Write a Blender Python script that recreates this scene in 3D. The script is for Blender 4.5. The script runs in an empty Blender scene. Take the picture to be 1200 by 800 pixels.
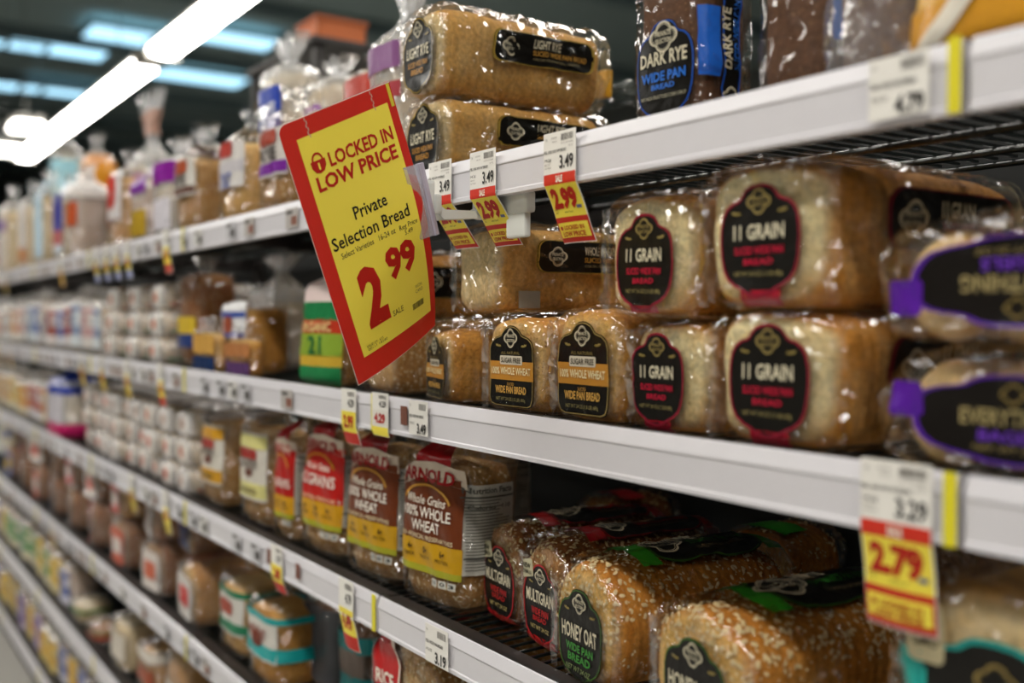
import bpy, bmesh, math, random
import numpy as np
from mathutils import Vector, Matrix
from mathutils.bvhtree import BVHTree

random.seed(7)
SC = bpy.context.scene
COL = SC.collection

# ------------------------------------------------------------------ camera
EYE = 1.5            # eye height, shelf front plane is Y = 0, shelf runs along X
CAMD = 0.663         # camera distance from the shelf front plane
TH = math.radians(35.0)
FPX = 1167.0
HOR = 372.0
cam_d = bpy.data.cameras.new('camera')
cam = bpy.data.objects.new('camera', cam_d)
COL.objects.link(cam)
cam.location = (0, -CAMD, EYE)
_p = math.atan((400 - HOR) / FPX)
cam.rotation_euler = Vector((-math.cos(TH) * math.cos(_p), math.sin(TH) * math.cos(_p), -math.sin(_p))).to_track_quat('-Z', 'Y').to_euler()
cam_d.sensor_width = 36.0
cam_d.lens = FPX / 1200 * 36.0
cam_d.clip_start = 0.02
cam_d.dof.use_dof = True
cam_d.dof.focus_distance = 1.19
cam_d.dof.aperture_fstop = 2.0
SC.camera = cam

# ------------------------------------------------------------------ world, exposure
wd = bpy.data.worlds.new('World')
SC.world = wd
wd.use_nodes = True
wd.node_tree.nodes['Background'].inputs[0].default_value = (0.55, 0.66, 0.72, 1)
wd.node_tree.nodes['Background'].inputs[1].default_value = 0.035
vs = SC.view_settings
vs.view_transform = 'Standard'
vs.look = 'None'
vs.gamma = 1.0
vs.use_curve_mapping = False
vs.exposure = 0.04
SC.cycles.max_bounces = 7
SC.cycles.diffuse_bounces = 3
SC.cycles.glossy_bounces = 3
SC.cycles.transparent_max_bounces = 12
LAMP = 26.0          # emission strength of the strip lights

# ------------------------------------------------------------------ pixel helpers (shelf survey)
def XB(px, Y=0.0):
    t = (px - 600) / FPX
    D = Y + CAMD
    return D * (t * math.sin(TH) - math.cos(TH)) / (math.sin(TH) + t * math.cos(TH))

def depth(X, Y):
    return -math.cos(TH) * X + math.sin(TH) * (Y + CAMD)

def ZP(py, X, Y):
    return EYE + (HOR - py) * depth(X, Y) / FPX

# ------------------------------------------------------------------ noise
def _h(i, j, k, seed):
    n = (i * 374761393 + j * 668265263 + k * 2147483647 + seed * 1274126177) & 0xffffffff
    n = ((n ^ (n >> 13)) * 1274126177) & 0xffffffff
    n = n ^ (n >> 16)
    return (n & 0xffff) / 65535.0

def vnoise(P, seed=0):
    P = np.asarray(P, float) + 137.3
    f = np.floor(P).astype(np.int64)
    r = P - f
    r = r * r * (3 - 2 * r)
    o = 0
    for a in (0, 1):
        for b in (0, 1):
            for c in (0, 1):
                wgt = (r[:, 0] if a else 1 - r[:, 0]) * (r[:, 1] if b else 1 - r[:, 1]) * (r[:, 2] if c else 1 - r[:, 2])
                o = o + wgt * _h(f[:, 0] + a, f[:, 1] + b, f[:, 2] + c, seed)
    return o

def fbm(P, seed=0, oct=3):
    o = 0; amp = 1; tot = 0
    for i in range(oct):
        o = o + amp * vnoise(np.asarray(P) * 2 ** i, seed + i); tot += amp; amp *= .5
    return o / tot

def ridged(P, seed=0, oct=3):
    o = 0; amp = 1; tot = 0
    for i in range(oct):
        o = o + amp * (1 - np.abs(2 * vnoise(np.asarray(P) * 1.9 ** i, seed + i) - 1)); tot += amp; amp *= .55
    return o / tot

# ------------------------------------------------------------------ materials
def lin(c):
    if isinstance(c, str):
        c = [int(c[i:i + 2], 16) / 255 for i in (0, 2, 4)]
    return tuple((x / 12.92 if x <= .04045 else ((x + .055) / 1.055) ** 2.4) for x in c) + (1,)

MATS = {}
def newmat(name):
    m = bpy.data.materials.new(name); m.use_nodes = True
    nt = m.node_tree; nt.nodes.clear()
    out = nt.nodes.new('ShaderNodeOutputMaterial')
    return m, nt, out

def N(nt, t, **kw):
    n = nt.nodes.new(t)
    for k, v in kw.items():
        if k.startswith('i_'):
            n.inputs[k[2:].replace('_', ' ')].default_value = v
        else:
            setattr(n, k, v)
    return n

def noise(nt, scale, detail=3, rough=.5, dist=0, coord='Object', stretch=None):
    tc = N(nt, 'ShaderNodeTexCoord')
    n = N(nt, 'ShaderNodeTexNoise')
    n.inputs['Scale'].default_value = scale; n.inputs['Detail'].default_value = detail
    n.inputs['Roughness'].default_value = rough; n.inputs['Distortion'].default_value = dist
    if stretch:
        mp = N(nt, 'ShaderNodeMapping'); mp.inputs['Scale'].default_value = stretch
        nt.links.new(tc.outputs[coord], mp.inputs[0]); nt.links.new(mp.outputs[0], n.inputs['Vector'])
    else:
        nt.links.new(tc.outputs[coord], n.inputs['Vector'])
    return n

def plain(col, rough=.5, var=.08, bump=0.0, bscale=60, metal=0.0, coat=0.0, spec=.5):
    key = ('plain', col, rough, var, bump, bscale, metal, coat, spec)
    if key in MATS: return MATS[key]
    m, nt, out = newmat('paint_' + str(col))
    p = N(nt, 'ShaderNodeBsdfPrincipled')
    p.inputs['Roughness'].default_value = rough; p.inputs['Metallic'].default_value = metal
    p.inputs['Coat Weight'].default_value = coat; p.inputs['Specular IOR Level'].default_value = spec
    c = lin(col)
    nz = noise(nt, 35, 3)
    mx = N(nt, 'ShaderNodeMix', data_type='RGBA')
    mx.inputs[6].default_value = tuple(x * (1 - var) for x in c[:3]) + (1,)
    mx.inputs[7].default_value = tuple(min(1, x * (1 + var)) for x in c[:3]) + (1,)
    nt.links.new(nz.outputs[0], mx.inputs[0]); nt.links.new(mx.outputs[2], p.inputs['Base Color'])
    if bump:
        nb = noise(nt, bscale, 4, .6, .6)
        b = N(nt, 'ShaderNodeBump'); b.inputs['Strength'].default_value = bump; b.inputs['Distance'].default_value = .003
        nt.links.new(nb.outputs[0], b.inputs['Height']); nt.links.new(b.outputs[0], p.inputs['Normal'])
    nt.links.new(p.outputs[0], out.inputs[0])
    MATS[key] = m
    return m

def printed(col, rough=.28):      # ink on plastic film: glossy, creased
    return plain(col, rough=rough, var=.07, bump=.5, bscale=34, coat=.05, spec=.28)

def paper(col):
    return plain(col, rough=.45, var=.03, spec=.35)

def emit(col, s):
    key = ('emit', col, s)
    if key in MATS: return MATS[key]
    m, nt, out = newmat('lamp_glow')
    e = N(nt, 'ShaderNodeEmission'); e.inputs[0].default_value = lin(col); e.inputs[1].default_value = s
    nt.links.new(e.outputs[0], out.inputs[0]); MATS[key] = m
    return m

def film(tint=(.985, .985, .985), gain=1.0, base=.05, rough=.11, scale=13, strength=.85, haze=0.0):
    key = ('film', tint, gain, base, rough, scale, strength, haze)
    if key in MATS: return MATS[key]
    m, nt, out = newmat('clear_film')
    # crumpled facets: straight folds (cell edges) pulled along a drifting direction, in patches
    tc = N(nt, 'ShaderNodeTexCoord')
    wn = noise(nt, 5, 2, .5)
    wm = N(nt, 'ShaderNodeVectorMath', operation='MULTIPLY_ADD'); wm.inputs[1].default_value = (.10, .10, .10)
    nt.links.new(wn.outputs[1], wm.inputs[0]); nt.links.new(tc.outputs['Object'], wm.inputs[2])
    mp = N(nt, 'ShaderNodeMapping'); mp.inputs['Rotation'].default_value = (.5, .35, .6); mp.inputs['Scale'].default_value = (1.0, .42, .8)
    nt.links.new(wm.outputs[0], mp.inputs[0])
    hs = []
    for sc_, am in ((scale, 1.0), (scale * 2.7, .32)):
        vo = N(nt, 'ShaderNodeTexVoronoi', feature='DISTANCE_TO_EDGE'); vo.inputs['Scale'].default_value = sc_
        nt.links.new(mp.outputs[0], vo.inputs['Vector'])
        mm = N(nt, 'ShaderNodeMath', operation='MULTIPLY'); mm.inputs[1].default_value = am
        nt.links.new(vo.outputs['Distance'], mm.inputs[0]); hs.append(mm)
    ah = N(nt, 'ShaderNodeMath', operation='ADD'); nt.links.new(hs[0].outputs[0], ah.inputs[0]); nt.links.new(hs[1].outputs[0], ah.inputs[1])
    mk = noise(nt, 11, 2, .5)
    mr = N(nt, 'ShaderNodeMapRange'); mr.inputs[1].default_value = .38; mr.inputs[2].default_value = .62; mr.inputs[3].default_value = .25; mr.inputs[4].default_value = 1.0
    nt.links.new(mk.outputs[0], mr.inputs[0])
    ab = N(nt, 'ShaderNodeMath', operation='MULTIPLY'); nt.links.new(ah.outputs[0], ab.inputs[0]); nt.links.new(mr.outputs[0], ab.inputs[1])
    b = N(nt, 'ShaderNodeBump'); b.inputs['Strength'].default_value = 1.0; b.inputs['Distance'].default_value = strength * .9 / scale
    nt.links.new(ab.outputs[0], b.inputs['Height'])
    fr = N(nt, 'ShaderNodeFresnel'); fr.inputs[0].default_value = 1.45
    ma = N(nt, 'ShaderNodeMath', operation='MULTIPLY_ADD'); ma.inputs[1].default_value = gain; ma.inputs[2].default_value = base
    ma.use_clamp = True
    nt.links.new(fr.outputs[0], ma.inputs[0])
    cl = N(nt, 'ShaderNodeMath', operation='MINIMUM'); cl.inputs[1].default_value = .30
    nt.links.new(ma.outputs[0], cl.inputs[0])
    tr = N(nt, 'ShaderNodeBsdfTransparent'); tr.inputs[0].default_value = tint + (1,)
    gl = N(nt, 'ShaderNodeBsdfGlossy'); gl.inputs['Roughness'].default_value = rough; gl.inputs[0].default_value = (1, 1, 1, 1)
    nt.links.new(b.outputs[0], gl.inputs['Normal'])
    first = tr
    if haze:
        df = N(nt, 'ShaderNodeBsdfDiffuse'); df.inputs[0].default_value = (.85, .86, .88, 1)
        mh = N(nt, 'ShaderNodeMixShader'); mh.inputs[0].default_value = haze
        nt.links.new(tr.outputs[0], mh.inputs[1]); nt.links.new(df.outputs[0], mh.inputs[2]); first = mh
    mx = N(nt, 'ShaderNodeMixShader')
    nt.links.new(cl.outputs[0], mx.inputs[0]); nt.links.new(first.outputs[0], mx.inputs[1]); nt.links.new(gl.outputs[0], mx.inputs[2])
    nt.links.new(mx.outputs[0], out.inputs[0])
    MATS[key] = m
    return m

def breadmat(crumb, crust, dark, speck=None, speck_amt=.62, speck_scale=260, slices=True):
    key = ('bread', crumb, crust, dark, speck, speck_amt, speck_scale, slices)
    if key in MATS: return MATS[key]
    m, nt, out = newmat('bread_crust')
    p = N(nt, 'ShaderNodeBsdfPrincipled'); p.inputs['Roughness'].default_value = .75; p.inputs['Specular IOR Level'].default_value = .25
    at = N(nt, 'ShaderNodeAttribute'); at.attribute_name = 'crust'
    n0 = noise(nt, 22, 4, .6)
    ad = N(nt, 'ShaderNodeMath', operation='MULTIPLY_ADD'); ad.inputs[1].default_value = .5; ad.inputs[2].default_value = -.25
    nt.links.new(n0.outputs[0], ad.inputs[0])
    sm = N(nt, 'ShaderNodeMath', operation='ADD'); sm.use_clamp = True
    nt.links.new(ad.outputs[0], sm.inputs[0]); nt.links.new(at.outputs['Fac'], sm.inputs[1])
    rp = N(nt, 'ShaderNodeValToRGB')
    rp.color_ramp.elements[0].position = .08; rp.color_ramp.elements[0].color = lin(crumb)
    rp.color_ramp.elements[1].position = .95; rp.color_ramp.elements[1].color = lin(dark)
    e = rp.color_ramp.elements.new(.55); e.color = lin(crust)
    nt.links.new(sm.outputs[0], rp.inputs[0])
    # fine crumb mottling
    n1 = noise(nt, 170, 4, .7)
    mr = N(nt, 'ShaderNodeMapRange'); mr.inputs[1].default_value = .3; mr.inputs[2].default_value = .7
    mr.inputs[3].default_value = .66; mr.inputs[4].default_value = 1.22
    nt.links.new(n1.outputs[0], mr.inputs[0])
    mu = N(nt, 'ShaderNodeMix', data_type='RGBA', blend_type='MULTIPLY'); mu.inputs[0].default_value = 1
    nt.links.new(rp.outputs[0], mu.inputs[6]); nt.links.new(mr.outputs[0], mu.inputs[7])
    last = mu.outputs[2]
    if speck:
        n2 = noise(nt, speck_scale, 2, .5)
        r2 = N(nt, 'ShaderNodeValToRGB'); r2.color_ramp.elements[0].position = speck_amt; r2.color_ramp.elements[1].position = speck_amt + .06
        r2.color_ramp.elements[0].color = (0, 0, 0, 1); r2.color_ramp.elements[1].color = (1, 1, 1, 1)
        nt.links.new(n2.outputs[0], r2.inputs[0])
        m2 = N(nt, 'ShaderNodeMix', data_type='RGBA'); m2.inputs[7].default_value = lin(speck)
        nt.links.new(r2.outputs[0], m2.inputs[0]); nt.links.new(last, m2.inputs[6]); last = m2.outputs[2]
    nt.links.new(last, p.inputs['Base Color'])
    b = N(nt, 'ShaderNodeBump'); b.inputs['Strength'].default_value = .6; b.inputs['Distance'].default_value = .0025
    nt.links.new(n1.outputs[0], b.inputs['Height'])
    if slices:
        tc = N(nt, 'ShaderNodeTexCoord'); wv = N(nt, 'ShaderNodeTexWave', bands_direction='Y')
        wv.inputs['Scale'].default_value = 24; wv.inputs['Distortion'].default_value = .35
        nt.links.new(tc.outputs['Object'], wv.inputs['Vector'])
        b2 = N(nt, 'ShaderNodeBump'); b2.inputs['Strength'].default_value = .35; b2.inputs['Distance'].default_value = .002
        nt.links.new(wv.outputs['Fac'], b2.inputs['Height']); nt.links.new(b.outputs[0], b2.inputs['Normal']); b = b2
    nt.links.new(b.outputs[0], p.inputs['Normal'])
    nt.links.new(p.outputs[0], out.inputs[0])
    MATS[key] = m
    return m

FILM = film()
FILM_FAR = film(gain=1.5, base=.05, rough=.14, scale=15, strength=1.0, haze=.08)
FILM_HAZY = film(gain=1.5, base=.05, rough=.14, scale=15, strength=1.0, haze=.34)
WHITE_LIP = plain('dedce1', rough=.34, var=.03, bump=.05, bscale=12, coat=.2)
WIRE = plain('141a19', rough=.28, var=.1, coat=.5)
DARKFRAME = plain('2b2624', rough=.5, var=.15)
BLACKPANEL = plain('171a1a', rough=.7, var=.15)
CLEARPLAST = film(tint=(.86, .85, .95), gain=1.0, base=.10, rough=.12, scale=4, strength=.05, haze=.30)
WHITEPLAST = plain('d9dcd8', rough=.38, var=.03)
SEED = plain('cdb27c', rough=.7, var=.25)

B_RYE = breadmat('e6cd98', 'cf9f56', 'ad6c2a')
B_WHEAT = breadmat('dcb26c', 'c98f40', 'a66624', speck='96622a', speck_amt=.66)
B_GRAIN = breadmat('f0dfaa', 'd08f3a', 'a35b18', speck='8f6228', speck_amt=.68)
B_DARK = breadmat('7d5c45', '6b4a34', '523626', speck='8a6848', speck_amt=.64)
B_MULTI = breadmat('b98650', '955a2a', '6e3f1a', speck='ecd6a4', speck_amt=.62, speck_scale=190)
B_OAT = breadmat('e8bc6c', 'cc8632', 'a05a1a', speck='f3e2b6', speck_amt=.64, speck_scale=150)
B_SEEDY = breadmat('cfa56c', 'b28248', '80582c', speck='f0e2ba', speck_amt=.6, speck_scale=180)
B_GOLD = breadmat('f0d49c', 'e0b06a', 'c88c46')
B_PALE = breadmat('f2e8cc', 'e6ca96', 'cfa262')

# ------------------------------------------------------------------ object helpers
def tag(o, label, cat, group=None, kind=None):
    o['label'] = label
    o['category'] = cat
    if group: o['group'] = group
    if kind: o['kind'] = kind
    return o

def empty(name, loc=(0, 0, 0), rz=0.0, rx=0.0, ry=0.0):
    o = bpy.data.objects.new(name, None)
    o.empty_display_size = .03
    COL.objects.link(o)
    o.location = loc; o.rotation_euler = (rx, ry, rz)
    return o

def mesh(name, V, F, mat, parent=None, smooth=True, attr=None, kind=None):
    me = bpy.data.meshes.new(name)
    V = np.asarray(V, float)
    me.from_pydata(V.tolist(), [], [list(map(int, f)) for f in F])
    if smooth: me.polygons.foreach_set('use_smooth', [True] * len(me.polygons))
    if attr is not None:
        a = me.attributes.new('crust', 'FLOAT', 'POINT'); a.data.foreach_set('value', np.asarray(attr, float))
    me.materials.append(mat); me.update()
    o = bpy.data.objects.new(name, me); COL.objects.link(o)
    if parent is not None: o.parent = parent
    if kind: o['kind'] = kind
    return o

def dup(root, loc, rz=None, rx=None, ry=None, scale=None):
    r = root.copy(); COL.objects.link(r); r.location = loc
    e = list(root.rotation_euler)
    if rx is not None: e[0] = rx
    if ry is not None: e[1] = ry
    if rz is not None: e[2] = rz
    r.rotation_euler = e
    if scale: r.scale = scale
    for ch in list(root.children):
        c = ch.copy(); COL.objects.link(c); c.parent = r
        for g in list(ch.children):
            d = g.copy(); COL.objects.link(d); d.parent = c
    return r

class MB:
    def __init__(s): s.v = []; s.f = []
    def box(s, x0, x1, y0, y1, z0, z1, bev=0):
        b = len(s.v)
        if bev <= 0:
            s.v += [(x, y, z) for x in (x0, x1) for y in (y0, y1) for z in (z0, z1)]
            s.f += [[b + i for i in q] for q in ((0, 1, 3, 2), (4, 6, 7, 5), (0, 4, 5, 1), (2, 3, 7, 6), (0, 2, 6, 4), (1, 5, 7, 3))]
        else:
            bm = bmesh.new(); bmesh.ops.create_cube(bm, size=1)
            for v in bm.verts:
                v.co = Vector(((x0 + x1) / 2 + v.co.x * (x1 - x0), (y0 + y1) / 2 + v.co.y * (y1 - y0), (z0 + z1) / 2 + v.co.z * (z1 - z0)))
            bmesh.ops.bevel(bm, geom=bm.edges[:], offset=bev, segments=2, affect='EDGES', profile=.6)
            bm.verts.index_update()
            s.v += [tuple(v.co) for v in bm.verts]; s.f += [[b + v.index for v in f.verts] for f in bm.faces]
            bm.free()
        return s
    def tube(s, pts, r, n=6, cap=True):
        pts = [Vector(p) for p in pts]; b = len(s.v)
        for i, p in enumerate(pts):
            t = (pts[min(i + 1, len(pts) - 1)] - pts[max(i - 1, 0)]).normalized()
            u = t.cross(Vector((0, 0, 1)))
            if u.length < .1: u = t.cross(Vector((1, 0, 0)))
            u.normalize(); w = t.cross(u)
            rr = r[i] if isinstance(r, (list, tuple)) else r
            for k in range(n):
                a = 2 * math.pi * k / n + math.pi / n
                s.v.append(tuple(p + (u * math.cos(a) + w * math.sin(a)) * rr))
        for i in range(len(pts) - 1):
            for k in range(n):
                s.f.append([b + i * n + k, b + i * n + (k + 1) % n, b + (i + 1) * n + (k + 1) % n, b + (i + 1) * n + k])
        if cap:
            s.f.append([b + k for k in range(n)][::-1]); s.f.append([b + (len(pts) - 1) * n + k for k in range(n)])
        return s
    def prism_x(s, prof, x0, x1):       # profile in (y,z) swept along x
        b = len(s.v); n = len(prof)
        s.v += [(x0, y, z) for y, z in prof] + [(x1, y, z) for y, z in prof]
        for k in range(n):
            s.f.append([b + k, b + (k + 1) % n, b + n + (k + 1) % n, b + n + k])
        s.f.append([b + k for k in range(n)][::-1]); s.f.append([b + n + k for k in range(n)])
        return s
    def build(s, name, mat, parent=None, smooth=False, kind=None):
        return mesh(name, s.v, s.f, mat, parent, smooth, kind=kind)

# ------------------------------------------------------------------ lettering
_TXT = {}
def text2d(body, bold=0.0, shear=0.0):
    """unit-height lettering, centred: (verts Nx2, faces, width)"""
    key = (body, bold, shear)
    if key in _TXT: return _TXT[key]
    cu = bpy.data.curves.new('lettering', 'FONT'); cu.body = body; cu.size = 1.0
    cu.align_x = 'CENTER'; cu.align_y = 'BOTTOM_BASELINE'; cu.resolution_u = 2; cu.offset = bold; cu.shear = shear
    ob = bpy.data.objects.new('lettering', cu); COL.objects.link(ob)
    dg = bpy.context.evaluated_depsgraph_get()
    me = ob.evaluated_get(dg).to_mesh()
    V = np.array([(v.co.x, v.co.y) for v in me.vertices]) if len(me.vertices) else np.zeros((0, 2))
    F = [list(p.vertices) for p in me.polygons]
    ob.evaluated_get(dg).to_mesh_clear()
    bpy.data.objects.remove(ob); bpy.data.curves.remove(cu)
    if len(V):
        V = V / .70
        V[:, 1] -= .5
        V[:, 0] -= (V[:, 0].min() + V[:, 0].max()) / 2
        wid = V[:, 0].max() - V[:, 0].min()
    else: wid = 0
    _TXT[key] = (V, F, wid)
    return _TXT[key]

def text_fit(body, cx, cy, hgt, width=None, xs=None, bold=0.02, shear=0, rot=0):
    V, F, wid = text2d(body, bold, shear)
    P = V.copy()
    sx = (width / wid if width else hgt * (xs if xs else 1))
    P[:, 0] *= sx; P[:, 1] *= hgt
    if rot:
        c, s = math.cos(rot), math.sin(rot)
        P = np.stack([P[:, 0] * c - P[:, 1] * s, P[:, 0] * s + P[:, 1] * c], 1)
    return P + np.array([cx, cy]), F

def merge2d(items):
    VV = []; FF = []; b = 0
    for V, F in items:
        VV.append(np.asarray(V, float)); FF += [[b + i for i in f] for f in F]; b += len(V)
    return np.concatenate(VV), FF

def rect2d(x0, x1, y0, y1, nx=1, ny=1):
    xs = np.linspace(x0, x1, nx + 1); ys = np.linspace(y0, y1, ny + 1)
    V = np.array([(x, y) for y in ys for x in xs])
    F = [[j * (nx + 1) + i, j * (nx + 1) + i + 1, (j + 1) * (nx + 1) + i + 1, (j + 1) * (nx + 1) + i] for j in range(ny) for i in range(nx)]
    return V, F

def fill2d(outline, rings=(1, .82, .62, .4, .2), c=(0, 0)):
    O = np.asarray(outline, float); n = len(O); c = np.array(c)
    V = np.concatenate([c + (O - c) * r for r in rings] + [c[None]])
    F = []
    for k in range(len(rings) - 1):
        for i in range(n):
            j = (i + 1) % n
            F.append([k * n + i, k * n + j, (k + 1) * n + j, (k + 1) * n + i])
    b = (len(rings) - 1) * n
    for i in range(n): F.append([b + i, b + (i + 1) % n, len(V) - 1])
    return V, F

def ring2d(outline, a, b, c=(0, 0)):
    O = np.asarray(outline, float); n = len(O); c = np.array(c)
    V = np.concatenate([c + (O - c) * a, c + (O - c) * b])
    return V, [[i, (i + 1) % n, n + (i + 1) % n, n + i] for i in range(n)]

def bars2d(x0, x1, y0, y1, n, seed=0):        # barcode
    rnd = random.Random(seed); it = []; p = (x1 - x0) / n
    for i in range(n):
        it.append(rect2d(x0 + i * p, x0 + i * p + p * rnd.uniform(.25, .75), y0, y1))
    return merge2d(it)

_half = [(0, 1), (.18, .985), (.33, .93), (.42, .84), (.47, .77), (.56, .725), (.70, .69), (.84, .60), (.93, .46), (.98, .25), (.99, 0),
         (.96, -.3), (.90, -.52), (.80, -.68), (.62, -.80), (.45, -.86), (.36, -.9), (.25, -.96), (0, -1)]
SHIELD = np.array(_half + [(-x, y) for x, y in _half[-2:0:-1]])
_half2 = [(0, 1), (.16, .985), (.30, .93), (.40, .84), (.46, .77), (.58, .735), (.74, .70), (.90, .60), (.98, .46), (.985, .1), (.97, -.4), (.96, -.8), (.88, -.95), (.7, -1), (.35, -1.0), (0, -1.0)]
TABLET = np.array(_half2 + [(-x, y) for x, y in _half2[-2:0:-1]])
def _emb():
    P = []
    for i in range(32):
        a = 2 * math.pi * i / 32
        r = .80 + .16 * abs(math.cos(2 * a)) ** .7 + .05 * math.cos(4 * a)
        P.append((1.18 * r * math.cos(a), r * math.sin(a)))
    return np.array(P)
EMBLEM = _emb()
def rrect(w, h, r, n=4):
    P = []
    for cx, cy, a0 in ((w / 2 - r, h / 2 - r, 0), (-w / 2 + r, h / 2 - r, 90), (-w / 2 + r, -h / 2 + r, 180), (w / 2 - r, -h / 2 + r, 270)):
        for k in range(n + 1):
            a = math.radians(a0 + 90 * k / n); P.append((cx + r * math.cos(a), cy + r * math.sin(a)))
    return np.array(P)
def densify(O, step):
    O = np.asarray(O, float); R = []
    for i in range(len(O)):
        a, b = O[i], O[(i + 1) % len(O)]; k = max(1, int(np.linalg.norm(b - a) / step))
        for j in range(k): R.append(a + (b - a) * j / k)
    return np.array(R)

class Decal:
    """lays flat print onto a surface: 2D design -> ray cast along -n onto the wrapper"""
    def __init__(s, V, F, origin, u, v, n, base=.0006):
        s.bvh = BVHTree.FromPolygons([tuple(p) for p in V], [tuple(map(int, f)) for f in F])
        s.o = Vector(origin); s.u = Vector(u).normalized(); s.v = Vector(v).normalized(); s.n = Vector(n).normalized(); s.base = base
    def map(s, P, off):
        R = []; last = None; miss = []
        for x, y in P:
            q = s.o + s.u * float(x) + s.v * float(y)
            hit = s.bvh.ray_cast(q + s.n * .12, -s.n, .3)
            if hit[0] is None: miss.append(len(R)); R.append(None)
            else:
                last = (hit[0] - s.o).dot(s.n); R.append(hit[0] + s.n * (s.base + off))
        s.miss = miss
        for i in miss:
            x, y = P[i]; R[i] = s.o + s.u * float(x) + s.v * float(y) + s.n * ((last or 0) + s.base + off)
        return [tuple(r) for r in R]
    def add(s, name, d2, mat, parent, off=0.0):
        V, F = d2
        if not len(V): return None
        P = s.map(V, off)
        ms = set(s.miss)
        F = [f for f in F if not any(i in ms for i in f)]       # print never hangs off the bag
        return mesh(name, P, F, mat, parent, smooth=True)

# ================================================================== THE SETTING
def struct(name, mb, mat, smooth=False):
    o = mb.build(name, mat, None, smooth); o['kind'] = 'structure'
    return o
struct('floor', MB().box(-32, 6, -9.5, 12, -.1, 0), plain('b5b2ab', rough=.25, var=.12))
struct('ceiling', MB().box(-32, 6, -9.5, 12, 5.6, 5.7), plain('7d8c8a', rough=.9, var=.3))
struct('wall_far', MB().box(-32.2, -32, -9.5, 12, 0, 5.6), plain('3d4442', rough=.9, var=.2))
struct('wall_right', MB().box(6, 6.2, -9.5, 12, 0, 5.6), plain('8f8d86', rough=.9))
struct('wall_front', MB().box(-32, 6, -9.7, -9.5, 0, 5.6), plain('8f8d86', rough=.9))
struct('wall_back', MB().box(-32, 6, 12, 12.2, 0, 5.6), plain('4a4c48', rough=.9))
# roof joists running across the aisles
for i, x in enumerate((-3.5, -6.5, -9.5, -12.5, -15.5, -18.5, -21.5, -24.5, -27.5)):
    struct('trim_%d' % (i + 1), MB().box(x - .04, x + .04, -9.5, 12, 5.44, 5.6).box(x - .09, x + .09, -9.5, 12, 5.42, 5.44), plain('5a6a6c', rough=.7))

def unproj(px, py, z):
    f = Vector((-math.cos(TH), math.sin(TH), 0)); r = Vector((math.sin(TH), math.cos(TH), 0))
    return Vector((0, -CAMD, EYE)) + f * z + r * ((px - 600) / FPX * z) + Vector((0, 0, 1)) * ((HOR - py) / FPX * z)

# skylights in the roof (cool daylight)
SKY = emit('a3d3ea', 2.2)
n_ = 0
for px, py, w, l in ((72, 58, 1.3, .7), (160, 44, 1.25, .8), (275, 46, 1.2, .7), (78, 106, 1.3, .9), (232, 90, 1.6, .8), (14, 100, 1.0, .8), (12, 52, 1.0, .5)):
    z = 3.98 * FPX / (HOR - py)
    p = unproj(px, py, z)
    n_ += 1
    e = empty('window_%d' % n_, (p.x, p.y, 5.47)); e['kind'] = 'structure'
    MB().box(-l / 2, l / 2, -w / 2, w / 2, -.015, -.005).build('pane', SKY, e)
    MB().box(-l / 2 - .05, l / 2 + .05, -w / 2 - .05, -w / 2, -.04, .02).box(-l / 2 - .05, l / 2 + .05, w / 2, w / 2 + .05, -.04, .02) \
        .box(-l / 2 - .05, -l / 2, -w / 2, w / 2, -.04, .02).box(l / 2, l / 2 + .05, -w / 2, w / 2, -.04, .02).build('frame', plain('55666a', rough=.6), e)

# ------------------------------------------------------------------ strip lights
GLOW = emit('fffaf2', LAMP)
def strip_light(x, y, z, L, label, group):
    e = empty('ceiling_light', (x, y, z))
    tag(e, label, 'ceiling light', group)
    # housing, two tubes behind a bowed diffuser, end caps, hangers up to the joists
    MB().prism_x([(-.15, .10), (-.10, .16), (.10, .16), (.15, .10), (.15, .075), (-.15, .075)], -L / 2, L / 2).build('housing', plain('c9c6bf', rough=.4), e)
    MB().prism_x([(.135, .072), (-.135, .072), (-.12, .03), (-.065, .005), (0, 0), (.065, .005), (.12, .03)], -L / 2 + .02, L / 2 - .02).build('diffuser', GLOW, e)
    MB().box(-L / 2 - .012, -L / 2 + .02, -.155, .155, -.005, .165).build('end_cap', plain('b5b2aa', rough=.5), e)
    MB().box(L / 2 - .02, L / 2 + .012, -.155, .155, -.005, .165).build('end_cap', plain('b5b2aa', rough=.5), e)
    for hx in (-L / 3, L / 3):
        MB().tube([(hx, 0, .16), (hx, 0, 5.6 - z)], .006, 5).build('hanger', plain('8b8b88', rough=.4, metal=.8), e)
    return e
LZ = EYE + 2.5
ROW_BACK = 2.12
# the row seen over the shelf: long fixtures with a short dark gap between them
strip_light(-6.9, ROW_BACK, LZ, 5.9, 'nearest glowing strip light above the shelf, cut off by the top edge', 'row of strip lights beyond the shelf')
strip_light(-13.9, ROW_BACK, LZ, 7.2, 'long glowing strip light slanting down to the far left above the shelf', 'row of strip lights beyond the shelf')
MB_gap = MB().prism_x([(-.10, .10), (-.08, .15), (.08, .15), (.10, .10)], -10.31, -9.84)
o = MB_gap.build('light_rail', plain('8d857a', rough=.6)); o.location = (0, ROW_BACK, LZ); tag(o, 'grey-brown rail joining the two slanting strip lights', 'rail')
strip_light(-1.2, ROW_BACK, LZ, 4.6, 'strip light out of view above the shelf, next in the slanting row', 'row of strip lights beyond the shelf')
for k, x in enumerate((-10.5, -6.9, -3.3, .3, 3.5)):
    strip_light(x, -1.55, LZ, 3.0, 'glowing strip light hanging over the aisle in front of the shelf', 'strip lights over the aisle')
    if k % 2: strip_light(x, -5.4, LZ, 3.0, 'added unseen fill strip light behind the camera, lighting in under the shelves', 'added fill lights behind the camera')  # added row: low-angle fill that reaches in under the shelves
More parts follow.
